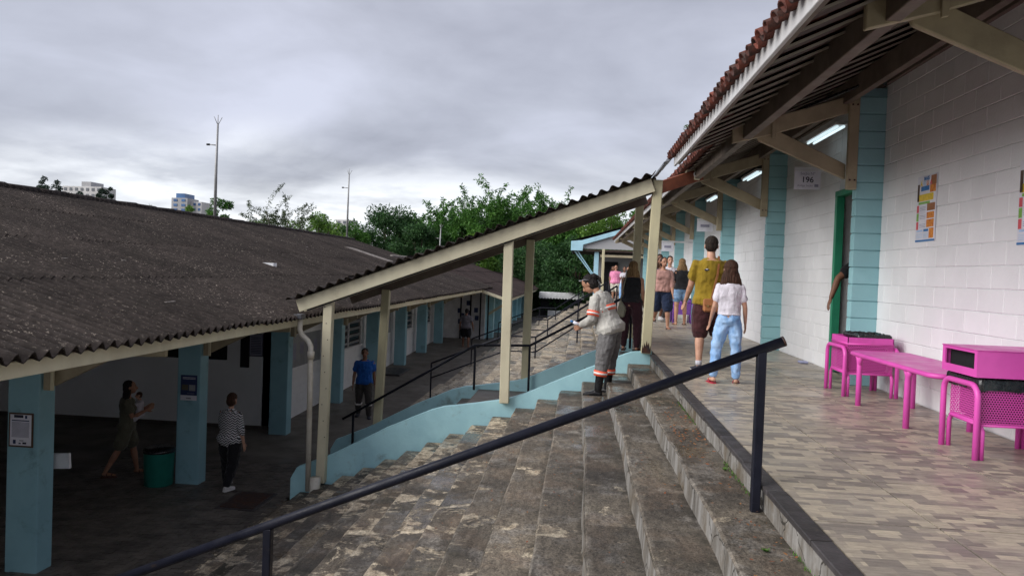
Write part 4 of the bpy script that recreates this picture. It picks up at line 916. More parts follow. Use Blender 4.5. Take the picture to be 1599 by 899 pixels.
# ================================================================== SECOND LOW BUILDING beyond
b2 = empty('annex_block', (-6, 50, LOW), 'lower reddish corrugated roof building with teal pilasters beyond the covered stair', 'building')
E2X, E2Z, R2X, R2Z, Y20, Y21 = -3.35, -0.12, -9.0, 1.62, 34.4, 69.0
d2 = V((R2X-E2X, 0, R2Z-E2Z)); l2 = d2.length; d2.normalize(); n2 = V((-d2.z, 0, d2.x)); n2 = n2 if n2.z > 0 else -n2
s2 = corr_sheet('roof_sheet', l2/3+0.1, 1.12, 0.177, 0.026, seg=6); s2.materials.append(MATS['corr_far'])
r2 = empty('roof', (-6, 50, 0.7), parent=b2)
for i in range(33):
    for r_ in range(3):
        o = bpy.data.objects.new('roof_sheet', s2); COL.objects.link(o); p = V((E2X, Y20+i*1.062, E2Z))+d2*(r_*l2/3-0.05)+n2*(0.05+0.026*r_); o.matrix_basis = frame(p, d2, V((0, 1, 0)), n2); adopt(o, r2)
mk('roof_rear', [(R2X,Y20,R2Z+0.09),(R2X,Y21+0.4,R2Z+0.09),(R2X-6,Y21+0.4,-0.2),(R2X-6,Y20,-0.2)], [(0,3,2,1)], 'corr_far', r2)
tube('ridge_cap', [(R2X, Y20, R2Z+0.09), (R2X, Y21+0.4, R2Z+0.09)], 0.10, 'corr_new', r2, 8)
mk('roof_lining', [(E2X-0.05,Y20,E2Z-0.03),(R2X,Y20,R2Z-0.03),(R2X,Y21,R2Z-0.03),(E2X-0.05,Y21,E2Z-0.03)], [(0,1,2,3)], 'purlin', b2)
beam('verge', (E2X, Y20-0.02, E2Z-0.03), (-6.4, Y20-0.02, E2Z-0.03+(6.4-3.35)*0.308), 0.04, 0.14, 'cream', b2); box('eave_board', (E2X-0.08, Y20, E2Z-0.16), (E2X-0.04, Y21, E2Z-0.03), 'cream', b2)
FX2 = -4.75; LW2 = LOW+0.34
box('end_wall', (-9, 37.1, LOW), (FX2, 37.3, 0.35), 'white_paint', b2); box('facade_wall', (FX2-0.2, 37.3, LOW), (FX2, Y21, 0.3), 'sky_blue_paint', b2)
for k in range(9): box('pilaster', (FX2-0.02, 38+k*3.6, LOW), (FX2+0.35, 38.4+k*3.6, 0.2), 'light_blue', b2, 0.01)
for k in range(8): w_ = box('window', (FX2, 39.1+k*3.6, -1.1), (FX2+0.03, 41.0+k*3.6, -0.25), 'glass_dark', b2); box('window_frame', (FX2+0.01, 40.02+k*3.6, -1.1), (FX2+0.05, 40.1+k*3.6, -0.25), 'white_paint', w_)
for x_ in (-5.95, -5.45, -4.95, -4.55): beam('post', (x_, 36.9, LOW), (x_, 36.9, 0.45), 0.07, 0.07, 'black_metal', b2, 0.0, up=(0, 1, 0))
for (x_, z_, lab_) in ((-6.15, -1.0, 'upper left'), (-6.0, -1.25, 'lower left'), (-5.7, -0.6, 'highest'), (-5.72, -1.1, 'centre'), (-5.3, -0.95, 'upper right'), (-6.1, -1.55, 'lowest'), (-5.25, -1.35, 'lower right')):
    o = box('wall_sheet', (x_, 37.08, z_), (x_+0.2, 37.095, z_+0.24), 'ink_navy', None); tag(o, f'small dark sheet on the bright white end wall, {lab_} of the sheets', 'notice', 'sheets pinned to the end wall')
g = G(); g.prism([(-4.6, -0.95), (-4.6, -1.1), (-3.45, -0.33), (-3.45, -0.18)], 1, 37.4, 37.5); g.obj('bracket', 'cream', b2)

# lightning rods
def rod(x, y, z0, z1, label):
    e_ = empty('lightning_rod', (x, y, z0), label, 'lightning rod'); tube('mast', [(x, y, z0-0.3), (x, y, z0+(z1-z0)*0.55), (x+0.02, y, z1)], [0.055, 0.045, 0.03], 'pole_grey', e_, 8)
    for a in (0, 2.1, 4.2): tube('prong', [(x+0.02, y, z1-0.05), (x+0.02+0.14*math.cos(a), y+0.14*math.sin(a), z1+0.2)], 0.010, 'pole_grey', e_, 6)
    tube('tip', [(x+0.02, y, z1-0.05), (x+0.02, y, z1+0.28)], 0.011, 'pole_grey', e_, 6); tube('side_arm', [(x, y, z1-0.7), (x-0.26, y, z1-0.68)], 0.02, 'pole_grey', e_, 6); tube('beacon', [(x-0.34, y, z1-0.68), (x-0.24, y, z1-0.68)], 0.035, 'dark', e_, 6)
rod(-11.9, 22.9, 2.6, 5.65, 'tallest grey lightning rod standing on the ridge of the left roof'); rod(-11.9, 36.5, 2.6, 5.85, 'grey lightning rod at the far end of the left roof ridge'); rod(-9.2, 47.5, 1.5, 3.9, 'short thin lightning rod in front of the trees')

# ================================================================== BLUE ENTRANCE BUILDING at the end of the terrace
bb = empty('entrance_building', (3, 47, 0), 'pale blue fronted building with gabled canopy at the far end of the terrace', 'building')
g = G(); g.prism([(-0.55, 2.62), (-0.55, 3.18), (0.1, 3.25), (5.5, 4.95), (5.5, 4.70), (0.15, 2.98), (0.12, 2.62)], 1, 44.2, 44.35); g.obj('fascia', 'sky_blue_paint', bb)
mk('gable_panel', [(0.12,44.4,2.75),(5.5,44.4,2.75),(5.5,44.4,4.72),(0.12,44.4,3.02)], [(0,1,2,3)], 'city_grey', bb)
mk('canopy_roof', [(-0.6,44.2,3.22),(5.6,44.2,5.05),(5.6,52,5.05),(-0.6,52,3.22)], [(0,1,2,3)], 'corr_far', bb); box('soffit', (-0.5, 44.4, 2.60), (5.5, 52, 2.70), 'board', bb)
box('side_fascia', (-0.58, 44.36, 2.62), (-0.50, 52, 3.18), 'light_blue', bb)
box('corner_pillar', (0.85, 44.6, 0), (1.12, 45.0, 2.6), 'sky_blue_paint', bb, 0.01)
for q in range(2): beam('strut', (-0.35+0.18*q, 44.6, 2.6), (0.86, 44.75, 1.05+0.12*q), 0.07, 0.07, 'sky_blue_paint', bb)
box('back_wall', (0.9, 49, 0), (7, 49.2, 2.6), 'city_grey', bb); box('doorway', (1.5, 48.9, 0), (2.5, 48.98, 2.1), 'dark', bb); box('side_beam', (1.2, 44.5, 2.28), (5.5, 44.6, 2.42), 'wood_beige', bb)
box('cream_post', (1.18, 40.0, 0), (1.32, 40.14, 2.6), 'cream_worn', bb, 0.01)
# awning at the end of the lower court
aw = empty('awning', (-1.9, 58, LOW), 'white scalloped awning over a dark stall at the end of the lower court', 'awning')
box('awning_top', (-3.1, 57.5, -0.55), (0.4, 61, -0.30), 'awning_white', aw, 0.03); box('stall_back', (-3.0, 58.5, LOW), (0.3, 60.8, -0.56), 'awning_black', aw); box('stall_counter', (-2.4, 57.9, LOW), (-0.4, 58.4, -1.75), 'awning_white', aw)
g = G(); x = -3.1
while x < 0.38:
    g.prism([(x, -0.5), (x, -0.72), (x+0.07, -0.80), (x+0.16, -0.80), (x+0.23, -0.72), (x+0.23, -0.5)], 1, 57.45, 57.48); x += 0.235
g.obj('valance', 'awning_white', aw)

# ================================================================== DISTANT CITY
def tower(name, label, x, y, z0, w_, d_, h_, m, wm, nx, nz_, parts=()):
    t = empty(name, (x, y, z0), label, 'building'); box('wall', (x-w_/2, y, z0), (x+w_/2, y+d_, z0+h_), m, t)
    for i in range(nx):
        for k in range(nz_):
            xa = x-w_/2+w_*(i+0.28)/nx; za = z0+h_-h_*0.62*(k+0.75)/nz_; box('window', (xa, y-0.25, za), (xa+w_/nx*0.46, y-0.02, za+h_*0.62/nz_*0.5), wm, t)
    for (dx, ww, hh, mm) in parts: box('roof_block', (x+dx-ww/2, y+1, z0+h_), (x+dx+ww/2, y+d_-1, z0+h_+hh), mm, t)
def at(px, py, Y):      # pixel of the photograph -> world point at depth Y (used for far things only)
    dx, dy = px-799.5, py-449.5; d = F*1143+Rc*dx-Uc*dy; s_ = Y/d.y; return V((d.x*s_, Y, 1.2+d.z*s_))
p = at(128, 291, 420); tower('apartment_block', 'pale grey apartment block on the skyline between small trees', p.x, 420, -3, 25, 14, p.z+3, 'city_white', 'city_window', 7, 8, ((2, 6, 3.0, 'city_grey'),))
p = at(283, 309, 380); tower('office_tower', 'blue glass office tower on the skyline left of the tall rod', p.x-1, 380, -3, 9, 12, p.z+3, 'city_grey', 'city_blue', 2, 9, ((0, 5, 2.5, 'city_blue'),))
p = at(304, 315, 384); tower('office_tower', 'lower wing of the blue glass tower on the skyline', p.x, 384, -3, 8, 12, p.z+3, 'city_white', 'city_blue', 3, 8)
p = at(538, 343, 450); tower('apartment_block', 'small far pale building beside the second rod', p.x, 450, -3, 11, 10, p.z+3, 'city_white', 'city_window', 3, 6)

# ================================================================== TREES
rng = np.random.default_rng(11)
def leaves_mesh(pts, nrm, size, name, m, parent, aspect=0.45, drop=0.3):
    n = len(pts); d = rng.normal(size=(n, 3)); d[:, 2] -= drop; d += nrm*0.8; d /= np.linalg.norm(d, axis=1)[:, None]
    s_ = rng.normal(size=(n, 3)); s_ -= d*(s_*d).sum(1)[:, None]; s_ /= np.linalg.norm(s_, axis=1)[:, None]
    L_ = size*rng.uniform(0.6, 1.35, (n, 1)); a = pts; b_ = pts+d*L_*0.5+s_*L_*aspect*0.5; c = pts+d*L_; e_ = pts+d*L_*0.5-s_*L_*aspect*0.5
    vs = np.stack([a, b_, c, e_], 1).reshape(-1, 3); me = bpy.data.meshes.new(name)
    me.vertices.add(4*n); me.vertices.foreach_set('co', vs.ravel().astype(np.float32)); me.loops.add(4*n); me.loops.foreach_set('vertex_index', np.arange(4*n, dtype=np.int32))
    me.polygons.add(n); me.polygons.foreach_set('loop_start', np.arange(0, 4*n, 4, dtype=np.int32)); me.polygons.foreach_set('loop_total', np.full(n, 4, dtype=np.int32)); me.update(calc_edges=True)
    return link(name, me, m, parent)
def tree(name, label, base, h, rx, leafm, nleaf=7000, size=0.28, kind='round', clumps=60, low=0.3, group='trees beyond the buildings', cat='tree'):
    base = V(base); e_ = empty(name, base, label, cat, group); g = G()
    lean = V((rng.normal()*0.03*h, rng.normal()*0.03*h, 0)); top = base+V((0, 0, h*0.62))+lean
    g.tube([base-V((0, 0, 0.3)), base+V((0, 0, h*0.25))+lean*0.3, top], [h*0.028, h*0.021, h*0.010], 7)
    cs_ = []
    for i in range(clumps):
        if kind == 'plume':
            a = rng.uniform(0, 6.28); rr = rx*math.sqrt(rng.uniform(0, 1)); t = low+(0.93-low)*rng.uniform(0, 1)**0.7
            c = base+V((math.cos(a)*rr*(0.6+0.5*t), math.sin(a)*rr*(0.6+0.5*t), h*t*(1-0.25*(rr/rx)**2)))
            cr_ = rx*rng.uniform(0.14, 0.24)
        else:
            u = rng.normal(size=3); u /= np.linalg.norm(u); k = rng.uniform(0.5, 1.0)**0.6; wob = 1+0.22*nz(u[0]*2+base.x, u[1]*2, u[2]*2)
            cz = h*(low+(1-low)*0.52); hz = h*(1-low)*0.5
            c = base+lean*0.6+V((u[0]*rx*k*wob, u[1]*rx*k*wob, cz+u[2]*hz*k*wob)); cr_ = rx*rng.uniform(0.16, 0.34)
        cs_.append((c, cr_))
        if i % 4 == 0:
            s0 = base+V((0, 0, h*rng.uniform(0.2, 0.5)))+lean*0.4; mid = (s0+c)/2+V((0, 0, h*0.05)); g.tube([s0, mid, c], [h*0.011, h*0.007, h*0.003], 5)
    g.obj('trunk', 'bark', e_, smooth=True)
    size *= 0.72; nleaf = int(nleaf*2.4); per = max(8, nleaf//clumps); P, Nn = [], []
    for c, r_ in cs_:
        u = rng.normal(size=(per, 3)); u /= np.linalg.norm(u, axis=1)[:, None]; k = rng.uniform(0.2, 1.0, (per, 1))**0.5
        if kind == 'plume':
            # arching shoot with leaves along it
            t = rng.uniform(0, 1, (per, 1)); dr_ = rng.normal(size=3)*0.45; dr_[2] = abs(dr_[2])+0.9; ln = r_*3.6
            arch_ = np.hstack([dr_[0]*t+0.5*dr_[0]*t*t, dr_[1]*t+0.5*dr_[1]*t*t, dr_[2]*t-0.42*t*t])*ln
            P.append(np.array(c)+arch_+u*k*r_*(0.5*(1.08-t))); Nn.append(u*0.7+np.array([dr_[0], dr_[1], 0])*0.4)
        else:
            P.append(np.array(c)+u*k*r_*np.array([1, 1, 0.72])); Nn.append(u)
    leaves_mesh(np.concatenate(P), np.concatenate(Nn), size, 'crown', leafm, e_, 0.3 if kind == 'plume' else 0.45, 0.6 if kind == 'plume' else 0.3)
    return e_
def T_(px, ptop, Y, wpx, lab, m, **kw):
    """tree whose crown top appears near that pixel"""
    t = at(px, ptop, Y); t.z = (t.z+2.9)*(0.93 if kw.get('kind') == 'plume' and Y > 70 else 1)-2.9; base = V((t.x, Y, -2.9)); name = kw.pop('name', 'tree'); return tree(name, lab, base, t.z+2.9, wpx*Y/1143/2, m, **kw)
# wall of trees behind the covered stair
T_(610, 328, 74, 130, 'dark rounded tree behind the left roof end, at the left of the grove', 'leaf_dark', nleaf=13000, size=0.36, clumps=90, low=0.15)
T_(668, 352, 66, 90, 'shaded lower tree beside the short thin rod', 'leaf_dark', nleaf=8000, size=0.34, low=0.1)
T_(700, 322, 80, 95, 'tree with loose feathery shoots left of the tallest tops', 'leaf_mid', nleaf=13000, size=0.5, kind='plume', clumps=170, low=0.15)
T_(760, 306, 78, 110, 'tall feathery green tree rising at the middle of the grove', 'leaf_mid', nleaf=15000, size=0.5, kind='plume', clumps=200, low=0.15)
T_(825, 302, 80, 100, 'tallest feathery green tree with pointed shoots', 'leaf_mid', nleaf=15000, size=0.5, kind='plume', clumps=190, low=0.15)
T_(885, 318, 78, 95, 'feathery green tree above the canopy beam', 'leaf_mid', nleaf=13000, size=0.5, kind='plume', clumps=170, low=0.15)
T_(745, 366, 62, 70, 'bright yellow green bush in front of the feathery trees', 'leaf_light', nleaf=6000, size=0.34, low=0.1)
T_(840, 380, 66, 120, 'dark dense tree framed between two canopy posts', 'leaf_dark', nleaf=10000, size=0.34, clumps=80, low=0.02)
T_(905, 372, 60, 110, 'deep green tree beside the blue entrance roof', 'leaf_dark', nleaf=12000, size=0.32, clumps=90, low=0.02)
T_(950, 335, 72, 110, 'lighter green tree behind the blue entrance roof', 'leaf_light', nleaf=10000, size=0.34, clumps=80, low=0.1)
T_(990, 330, 76, 90, 'green tree half hidden by the tiled roof end', 'leaf_mid', nleaf=8000, size=0.36, low=0.1)
T_(780, 345, 92, 420, 'broad dark mass of trees filling the back of the grove', 'leaf_dark', nleaf=24000, size=0.55, clumps=170, low=0.0)
# beyond the left roof
T_(350, 316, 62, 70, 'spreading light green tree behind the tallest rod', 'leaf_mid', nleaf=4500, size=0.30, clumps=40, low=0.35)
T_(300, 318, 70, 60, 'yellow green tree in front of the blue tower', 'leaf_light', nleaf=4000, size=0.3, clumps=40, low=0.3)
T_(432, 314, 56, 95, 'thin leaved greyish tree between the two rods', 'leaf_grey', nleaf=4200, size=0.26, kind='plume', clumps=60, low=0.4)
T_(490, 342, 66, 110, 'low yellow green hedge tree left of the second rod', 'leaf_light', nleaf=7000, size=0.30, clumps=60, low=0.3)
T_(390, 344, 64, 80, 'low bright bush just above the left roof ridge', 'leaf_light', nleaf=4000, size=0.28, clumps=40, low=0.3)
T_(545, 345, 70, 70, 'dark bush at the end of the left roof ridge', 'leaf_mid', nleaf=5000, size=0.3, clumps=50, low=0.2)
T_(235, 319, 60, 45, 'sparse bare twigged bush peeping over the left roof', 'leaf_grey', nleaf=500, size=0.22, kind='plume', clumps=30, low=0.7)
for px, pt, wd, lab in ((80, 275, 44, 'dark rounded tree left of the skyline apartment block'), (123, 293, 32, 'small dark tree in front of the skyline apartment block'), (162, 292, 28, 'small dark tree right of the skyline apartment block')):
    T_(px, pt, 240, wd, lab, 'leaf_far', nleaf=2600, size=0.8, clumps=34, low=0.5, group='far trees on the skyline')

# ================================================================== PEOPLE
def loft(g, secs, n=14):
    """secs: (centre, half-axis vector a, half-axis vector b); closed"""
    k0 = len(g.v); vs, fs = [], []
    for c, a, b_ in secs:
        for k in range(n): t = 2*math.pi*k/n; vs.append(c+a*math.cos(t)+b_*math.sin(t))
    m = len(secs)
    for i in range(m-1):
        for k in range(n): fs.append((i*n+k, i*n+(k+1) % n, (i+1)*n+(k+1) % n, (i+1)*n+k))
    vs.append(secs[0][0]); vs.append(secs[-1][0]); q = m*n
    for k in range(n): fs.append((q, (k+1) % n, k)); fs.append((q+1, (m-1)*n+k, (m-1)*n+(k+1) % n))
    g.add(vs, fs)
def caps(g, pts, rs, n=12, ends=True, flat=1.0):
    """tapered limb through points, rounded ends"""
    pts = [V(p) for p in pts]; secs = []
    m = len(pts)
    for i, p in enumerate(pts):
        t = (pts[min(i+1, m-1)]-pts[max(i-1, 0)]).normalized()
        ref = V((0, 1, 0)) if abs(t.y) < 0.9 else V((1, 0, 0)); a = t.cross(ref).normalized(); b_ = t.cross(a)
        if i == 0 and ends:
            for q in (0.95, 0.6): secs.append((p-t*rs[0]*q, a*rs[0]*math.sqrt(1-q*q), b_*rs[0]*math.sqrt(1-q*q)*flat))
        secs.append((p, a*rs[i], b_*rs[i]*flat))
        if i == m-1 and ends:
            for q in (0.6, 0.95): secs.append((p+t*rs[-1]*q, a*rs[-1]*math.sqrt(1-q*q), b_*rs[-1]*math.sqrt(1-q*q)*flat))
    loft(g, secs, n)
def ell(g, c, rx, ry, rz_, rot=None, n=14, m=9):
    c = V(c); rot = rot or M.Identity(3); secs = []
    for i in range(m):
        t = math.pi*(i+0.5)/m; z = -math.cos(t); r_ = math.sin(t)
        secs.append((c+rot @ V((0, 0, z*rz_)), rot @ V((rx*r_, 0, 0)), rot @ V((0, ry*r_, 0))))
    loft(g, secs, n)
def remesh(name, g, voxel, m, parent, smooth=3, mw=None, fold=None):
    me = bpy.data.meshes.new(name); me.from_pydata([tuple(v) for v in g.v], [], g.f)
    bm = bmesh.new(); bm.from_mesh(me); bmesh.ops.recalc_face_normals(bm, faces=bm.faces); bm.to_mesh(me); bm.free()
    t = bpy.data.objects.new(name+'_t', me); COL.objects.link(t)
    r_ = t.modifiers.new('r', 'REMESH'); r_.mode = 'VOXEL'; r_.voxel_size = voxel; r_.use_smooth_shade = True
    if smooth: s_ = t.modifiers.new('s', 'SMOOTH'); s_.factor = 0.5; s_.iterations = smooth
    dg = bpy.context.evaluated_depsgraph_get(); out_ = bpy.data.meshes.new_from_object(t.evaluated_get(dg)); out_.name = name
    if fold:
        fx, fz, amp = fold; nrm_ = [v.normal.copy() for v in out_.vertices]
        for v, n_v in zip(out_.vertices, nrm_):
            c_ = v.co; h_ = 1-2*abs(mnoise.noise(V((c_.x*fx+7*voxel, c_.y*fx, c_.z*fz+c_.x*fx*0.5)))); h_ += 0.5*mnoise.noise(V((c_.x*fx*2.7, c_.y*fx*2.7, c_.z*fz*2.2)))
            v.co = c_+n_v*(h_-0.5)*amp
    bpy.data.objects.remove(t); bpy.data.meshes.remove(me); out_.materials.clear(); out_.shade_smooth()
    o = link(name, out_, m, None); o.parent = parent; return o
def raw(name, g, m, parent, smooth=True):
    o = g.obj(name, m, None, smooth=smooth); o.parent = parent; return o
def rotx(a): return M.Rotation(R(a), 3, 'X')
def ik(a, t, l1, l2, pole):
    """two-bone solve: joint between a and t bending towards pole"""
    d = t-a; L_ = min(d.length, (l1+l2)*0.995); dn = d.normalized(); x = (l1*l1-l2*l2+L_*L_)/(2*L_); h = math.sqrt(max(l1*l1-x*x, 0)); pl = (pole-dn*pole.dot(dn)); pl = pl.normalized() if pl.length > 1e-4 else V((0, -1, 0))
    return a+dn*x+pl*h, a+dn*L_

def person(label, loc, face, H, skin_, top, bottom, hair, shoes, lean=0, legL=(0, 3, 0), legR=(0, 3, 0), armL=(5, 8, 15), armR=(5, 8, 15), head=(0, 0), build=1.0, female=False, voxel=0.012, group=None, belly=0.0, tilt=0, child=False, hipshift=0.0):
    """face: heading in degrees (0 = +Y, 90 = +X). Local frame: y forward, x to the person's right."""
    root = empty('person', loc, label, 'person', group); root.rotation_euler = (0, 0, -R(face))
    W = H*build
    hd_s = 1.16 if child else 1.07
    lth, lca, lfo = 0.245*H, 0.235*H, 0.045*H
    # legs from hip
    hipw = (0.052 if not female else 0.055)*W
    def leg(side, sw, ab, kb):
        h = V((side*hipw, 0, 0)); d = M.Rotation(R(ab*-side), 3, 'Y') @ (rotx(sw) @ V((0, 0, -1))); d = V((d.x, d.y, d.z))
        d1 = V((side*math.sin(R(ab)), math.sin(R(sw)), -math.cos(R(sw))*math.cos(R(ab)))).normalized(); k = h+d1*lth
        s2 = sw-kb; d2_ = V((side*math.sin(R(ab))*0.6, math.sin(R(s2)), -math.cos(R(s2)))).normalized(); a = k+d2_*lca
        return h, k, a
    HL, KL, AL = leg(-1, *legL); HR, KR, AR = leg(1, *legR)
    zoff = lfo*0.95-min(AL.z, AR.z)
    up = V((hipshift*H, 0, zoff)); HL, KL, AL, HR, KR, AR = [p+V((0, 0, zoff)) for p in (HL, KL, AL, HR, KR, AR)]
    pel = V((0, 0, zoff)); Sx = rotx(-lean) if lean else M.Identity(3); Ty = M.Rotation(R(tilt), 3, 'Y')
    S = Ty @ Sx
    sp = lambda x, y, z: pel+S @ V((x*W, y*H, z*H))          # torso space
    sh_w = 0.108 if not female else 0.096
    if child: sh_w = 0.098
    # arms
    la, lf = 0.165*H, 0.148*H
    def arm(side, spec):
        s_ = sp(side*sh_w*0.97, -0.002, 0.272)
        if isinstance(spec, dict):
            t = V(spec['to'])*H; pole = V(spec.get('pole', (side*0.5, -1, -0.6))); e_, w_ = ik(s_, t, la, lf, pole)
        else:
            sw, ab, kb = spec[:3]; d1 = V((side*math.sin(R(ab)), math.sin(R(sw)), -math.cos(R(sw))*math.cos(R(ab)))).normalized(); e_ = s_+d1*la
            s2 = sw+kb; inn = spec[3] if len(spec) > 3 else 0.0; d2_ = V((side*(math.sin(R(ab))*0.5-inn), math.sin(R(s2)), -math.cos(R(s2)))).normalized(); w_ = e_+d2_*lf
        return s_, e_, w_
    SLh, EL, WL = arm(-1, armL); SRh, ER, WR = arm(1, armR)
    nb, nt_ = sp(0, -0.005, 0.305), sp(0, 0.012, 0.355)
    hp, hy = head; HM = M.Rotation(R(-hy), 3, 'Z') @ S @ rotx(-hp)
    if lean: HM = M.Rotation(R(-hy), 3, 'Z') @ rotx(-(lean*0.45+hp))
    hc = nt_+HM @ V((0, 0.012*H, 0.058*H))*hd_s
    q = lambda x, y, z: hc+HM @ V((x, y, z))*(H*hd_s)
    # ---------------- body (skin), one continuous surface
    g = G()
    fem = female
    prof = [(-0.045, 0.050, 0.045, 0), (-0.02, 0.088, 0.060, -0.004), (0.02, 0.100 if fem else 0.094, 0.066, -0.006), (0.06, 0.092 if fem else 0.090, 0.062, 0), (0.11, 0.076 if fem else 0.086, 0.056, 0.003),
            (0.17, 0.085 if fem else 0.096, 0.062, 0.004), (0.225, 0.092 if fem else 0.104, 0.066, 0.004), (0.27, 0.092 if fem else 0.106, 0.056, 0), (0.30, 0.070 if fem else 0.080, 0.043, -0.004), (0.315, 0.040, 0.036, -0.004)]
    def torso(g, grow, z0, z1, bel=0.0, flare=False):
        secs = []
        zs_ = sorted(set([z0, z1]+[p_[0] for p_ in prof if z0 < p_[0] < z1]))
        for z in zs_:
            for a, c in zip(prof[:-1], prof[1:]):
                if a[0] <= z <= c[0] or (z > prof[-1][0] and c is prof[-1]) or (z < prof[0][0] and a is prof[0]):
                    t = min(max((z-a[0])/(c[0]-a[0]), 0), 1); wx, wy, oy = (a[j]+(c[j]-a[j])*t for j in (1, 2, 3))
            grow_ = grow; wx += (0.012 if (flare and z < 0.06) else 0)+(0.010 if (flare and z < 0.0) else 0); wy += (0.010 if (flare and z < 0.06) else 0); bl = bel*max(0, 1-((z-0.08)/0.10)**2); wx += bl*0.5; wy += bl*0.6; oy += bl*0.5
            secs.append((sp(0, oy, z), S @ V((wx*W+grow, 0, 0)), S @ V((0, wy*W+grow, 0))))
        loft(g, secs, 18)
        if fem and z1 > 0.2:
            for sx_ in (-1, 1): ell(g, sp(sx_*0.042, 0.046, 0.205), 0.038*W+grow*0.6, 0.036*W+grow*0.6, 0.036*W+grow*0.6, S)
    torso(g, 0, -0.045, 0.315, belly)
    caps(g, [nb-V((0, 0, 0.01)), nt_+V((0, 0, 0.02))], [0.034*W if not fem else 0.029*W, 0.031*H if not fem else 0.026*H])
    # head: skull, jaw, nose, ears
    ell(g, q(0, -0.006, 0.012), 0.043*H*hd_s, 0.054*H*hd_s, 0.052*H*hd_s, HM); ell(g, q(0, 0.014, -0.026), 0.033*H*hd_s, 0.036*H*hd_s, 0.036*H*hd_s, HM); ell(g, q(0, 0.030, -0.045), 0.018*H, 0.017*H, 0.014*H, HM)
    caps(g, [q(0, 0.046, 0.008), q(0, 0.060, -0.014)], [0.006*H, 0.0095*H], 8); ell(g, q(0, 0.046, -0.030), 0.016*H, 0.007*H, 0.006*H, HM)
    for sx_ in (-1, 1): ell(g, q(sx_*0.044, -0.006, -0.006), 0.006*H, 0.011*H, 0.018*H, HM)
    ar = 0.029 if not fem else 0.026
    for s_, e_, w_, side in ((SLh, EL, WL, -1), (SRh, ER, WR, 1)):
        caps(g, [s_, s_.lerp(e_, 0.45), e_, e_.lerp(w_, 0.3), w_], [(ar+0.005)*W, ar*W, 0.022*W, 0.0225*W, 0.0145*W])
        d = (w_-e_).normalized(); palm_n = V((side, 0, 0)); sdv = d.cross(palm_n).normalized(); pn = sdv.cross(d)
        hs = 0.1*H; pc = w_+d*hs*0.30
        loft(g, [(w_-d*0.01, sdv*0.014*H, pn*0.010*H), (w_+d*hs*0.2, sdv*0.020*H, pn*0.0095*H), (w_+d*hs*0.48, sdv*0.024*H, pn*0.0085*H), (w_+d*hs*0.52, sdv*0.022*H, pn*0.006*H)], 10)
        curl = -side*0.35
        for f_i, (fo, fl) in enumerate(((-0.018, 0.40), (-0.006, 0.47), (0.006, 0.44), (0.017, 0.35))):
            b0 = w_+d*hs*0.48+sdv*fo*H; b1 = b0+(d+pn*curl*0.35).normalized()*hs*fl*0.55; b2_ = b1+(d+pn*curl*1.3).normalized()*hs*fl*0.5
            caps(g, [b0, b1, b2_], [0.0058*H, 0.0054*H, 0.0046*H], 7)
        fwd = 1 if sdv.y > 0 else -1
        t0 = w_+d*hs*0.14+sdv*0.016*H*fwd; t1 = t0+(d*0.8+sdv*fwd*0.7).normalized()*hs*0.26; t2 = t1+(d*1.0+sdv*fwd*0.2).normalized()*hs*0.2
        caps(g, [t0, t1, t2], [0.0075*H, 0.0064*H, 0.005*H], 7)
    for h, k, a, side in ((HL, KL, AL, -1), (HR, KR, AR, 1)):
        caps(g, [h, h.lerp(k, 0.4), k, k.lerp(a, 0.28), k.lerp(a, 0.65), a], [0.052*W, 0.047*W, 0.031*W, 0.0335*W, 0.025*W, 0.0195*W])
        ft = V((side*0.18, 1, 0)).normalized(); b0 = V((a.x, a.y, a.z-0.022*H))
        loft(g, [(b0-ft*0.030*H, V((0.014*H, 0, 0)), V((0, 0, 0.012*H))), (b0, V((0.019*H, 0, 0)), V((0, 0, 0.020*H))), (b0+ft*0.05*H-V((0, 0, 0.006*H)), V((0.024*H, 0, 0)), V((0, 0, 0.014*H))), (b0+ft*0.095*H-V((0, 0, 0.012*H)), V((0.022*H, 0, 0)), V((0, 0, 0.0085*H))), (b0+ft*0.105*H-V((0, 0, 0.013*H)), V((0.014*H, 0, 0)), V((0, 0, 0.006*H)))], 10)
    body = remesh('body', g, voxel*0.62, skin_, root, 2)
    # ---------------- face details
    for sx_ in (-1, 1):
        g = G(); ell(g, q(sx_*0.0175, 0.0435, 0.006), 0.0065*H, 0.004*H, 0.0038*H, HM, 8, 5); raw('eye', g, 'eye', body)
        g = G(); caps(g, [q(sx_*0.009, 0.0465, 0.0175), q(sx_*0.027, 0.041, 0.0185)], [0.0028*H, 0.002*H], 6); raw('eyebrow', g, 'hair_black', body)
    g = G(); ell(g, q(0, 0.0515, -0.030), 0.0125*H, 0.004*H, 0.0042*H, HM, 8, 5); raw('lips', g, 'lip', body)
    # ---------------- hair
    hm, style = hair
    g = G()
    if style == 'short':
        ell(g, q(0, -0.013, 0.022), 0.0465*H*hd_s, 0.0535*H*hd_s, 0.049*H*hd_s, HM); ell(g, q(0, -0.022, -0.004), 0.043*H*hd_s, 0.042*H*hd_s, 0.043*H*hd_s, HM)
    elif style == 'fringe':
        ell(g, q(0, -0.010, 0.024), 0.050*H, 0.060*H, 0.052*H, HM); ell(g, q(0, -0.026, -0.012), 0.050*H, 0.044*H, 0.056*H, HM)
    elif style in ('long', 'longest', 'tied'):
        ell(g, q(0, -0.019, 0.020), 0.049*H*hd_s, 0.052*H*hd_s, 0.050*H*hd_s, HM); ell(g, q(0, -0.026, -0.012), 0.049*H*hd_s, 0.044*H*hd_s, 0.055*H*hd_s, HM)
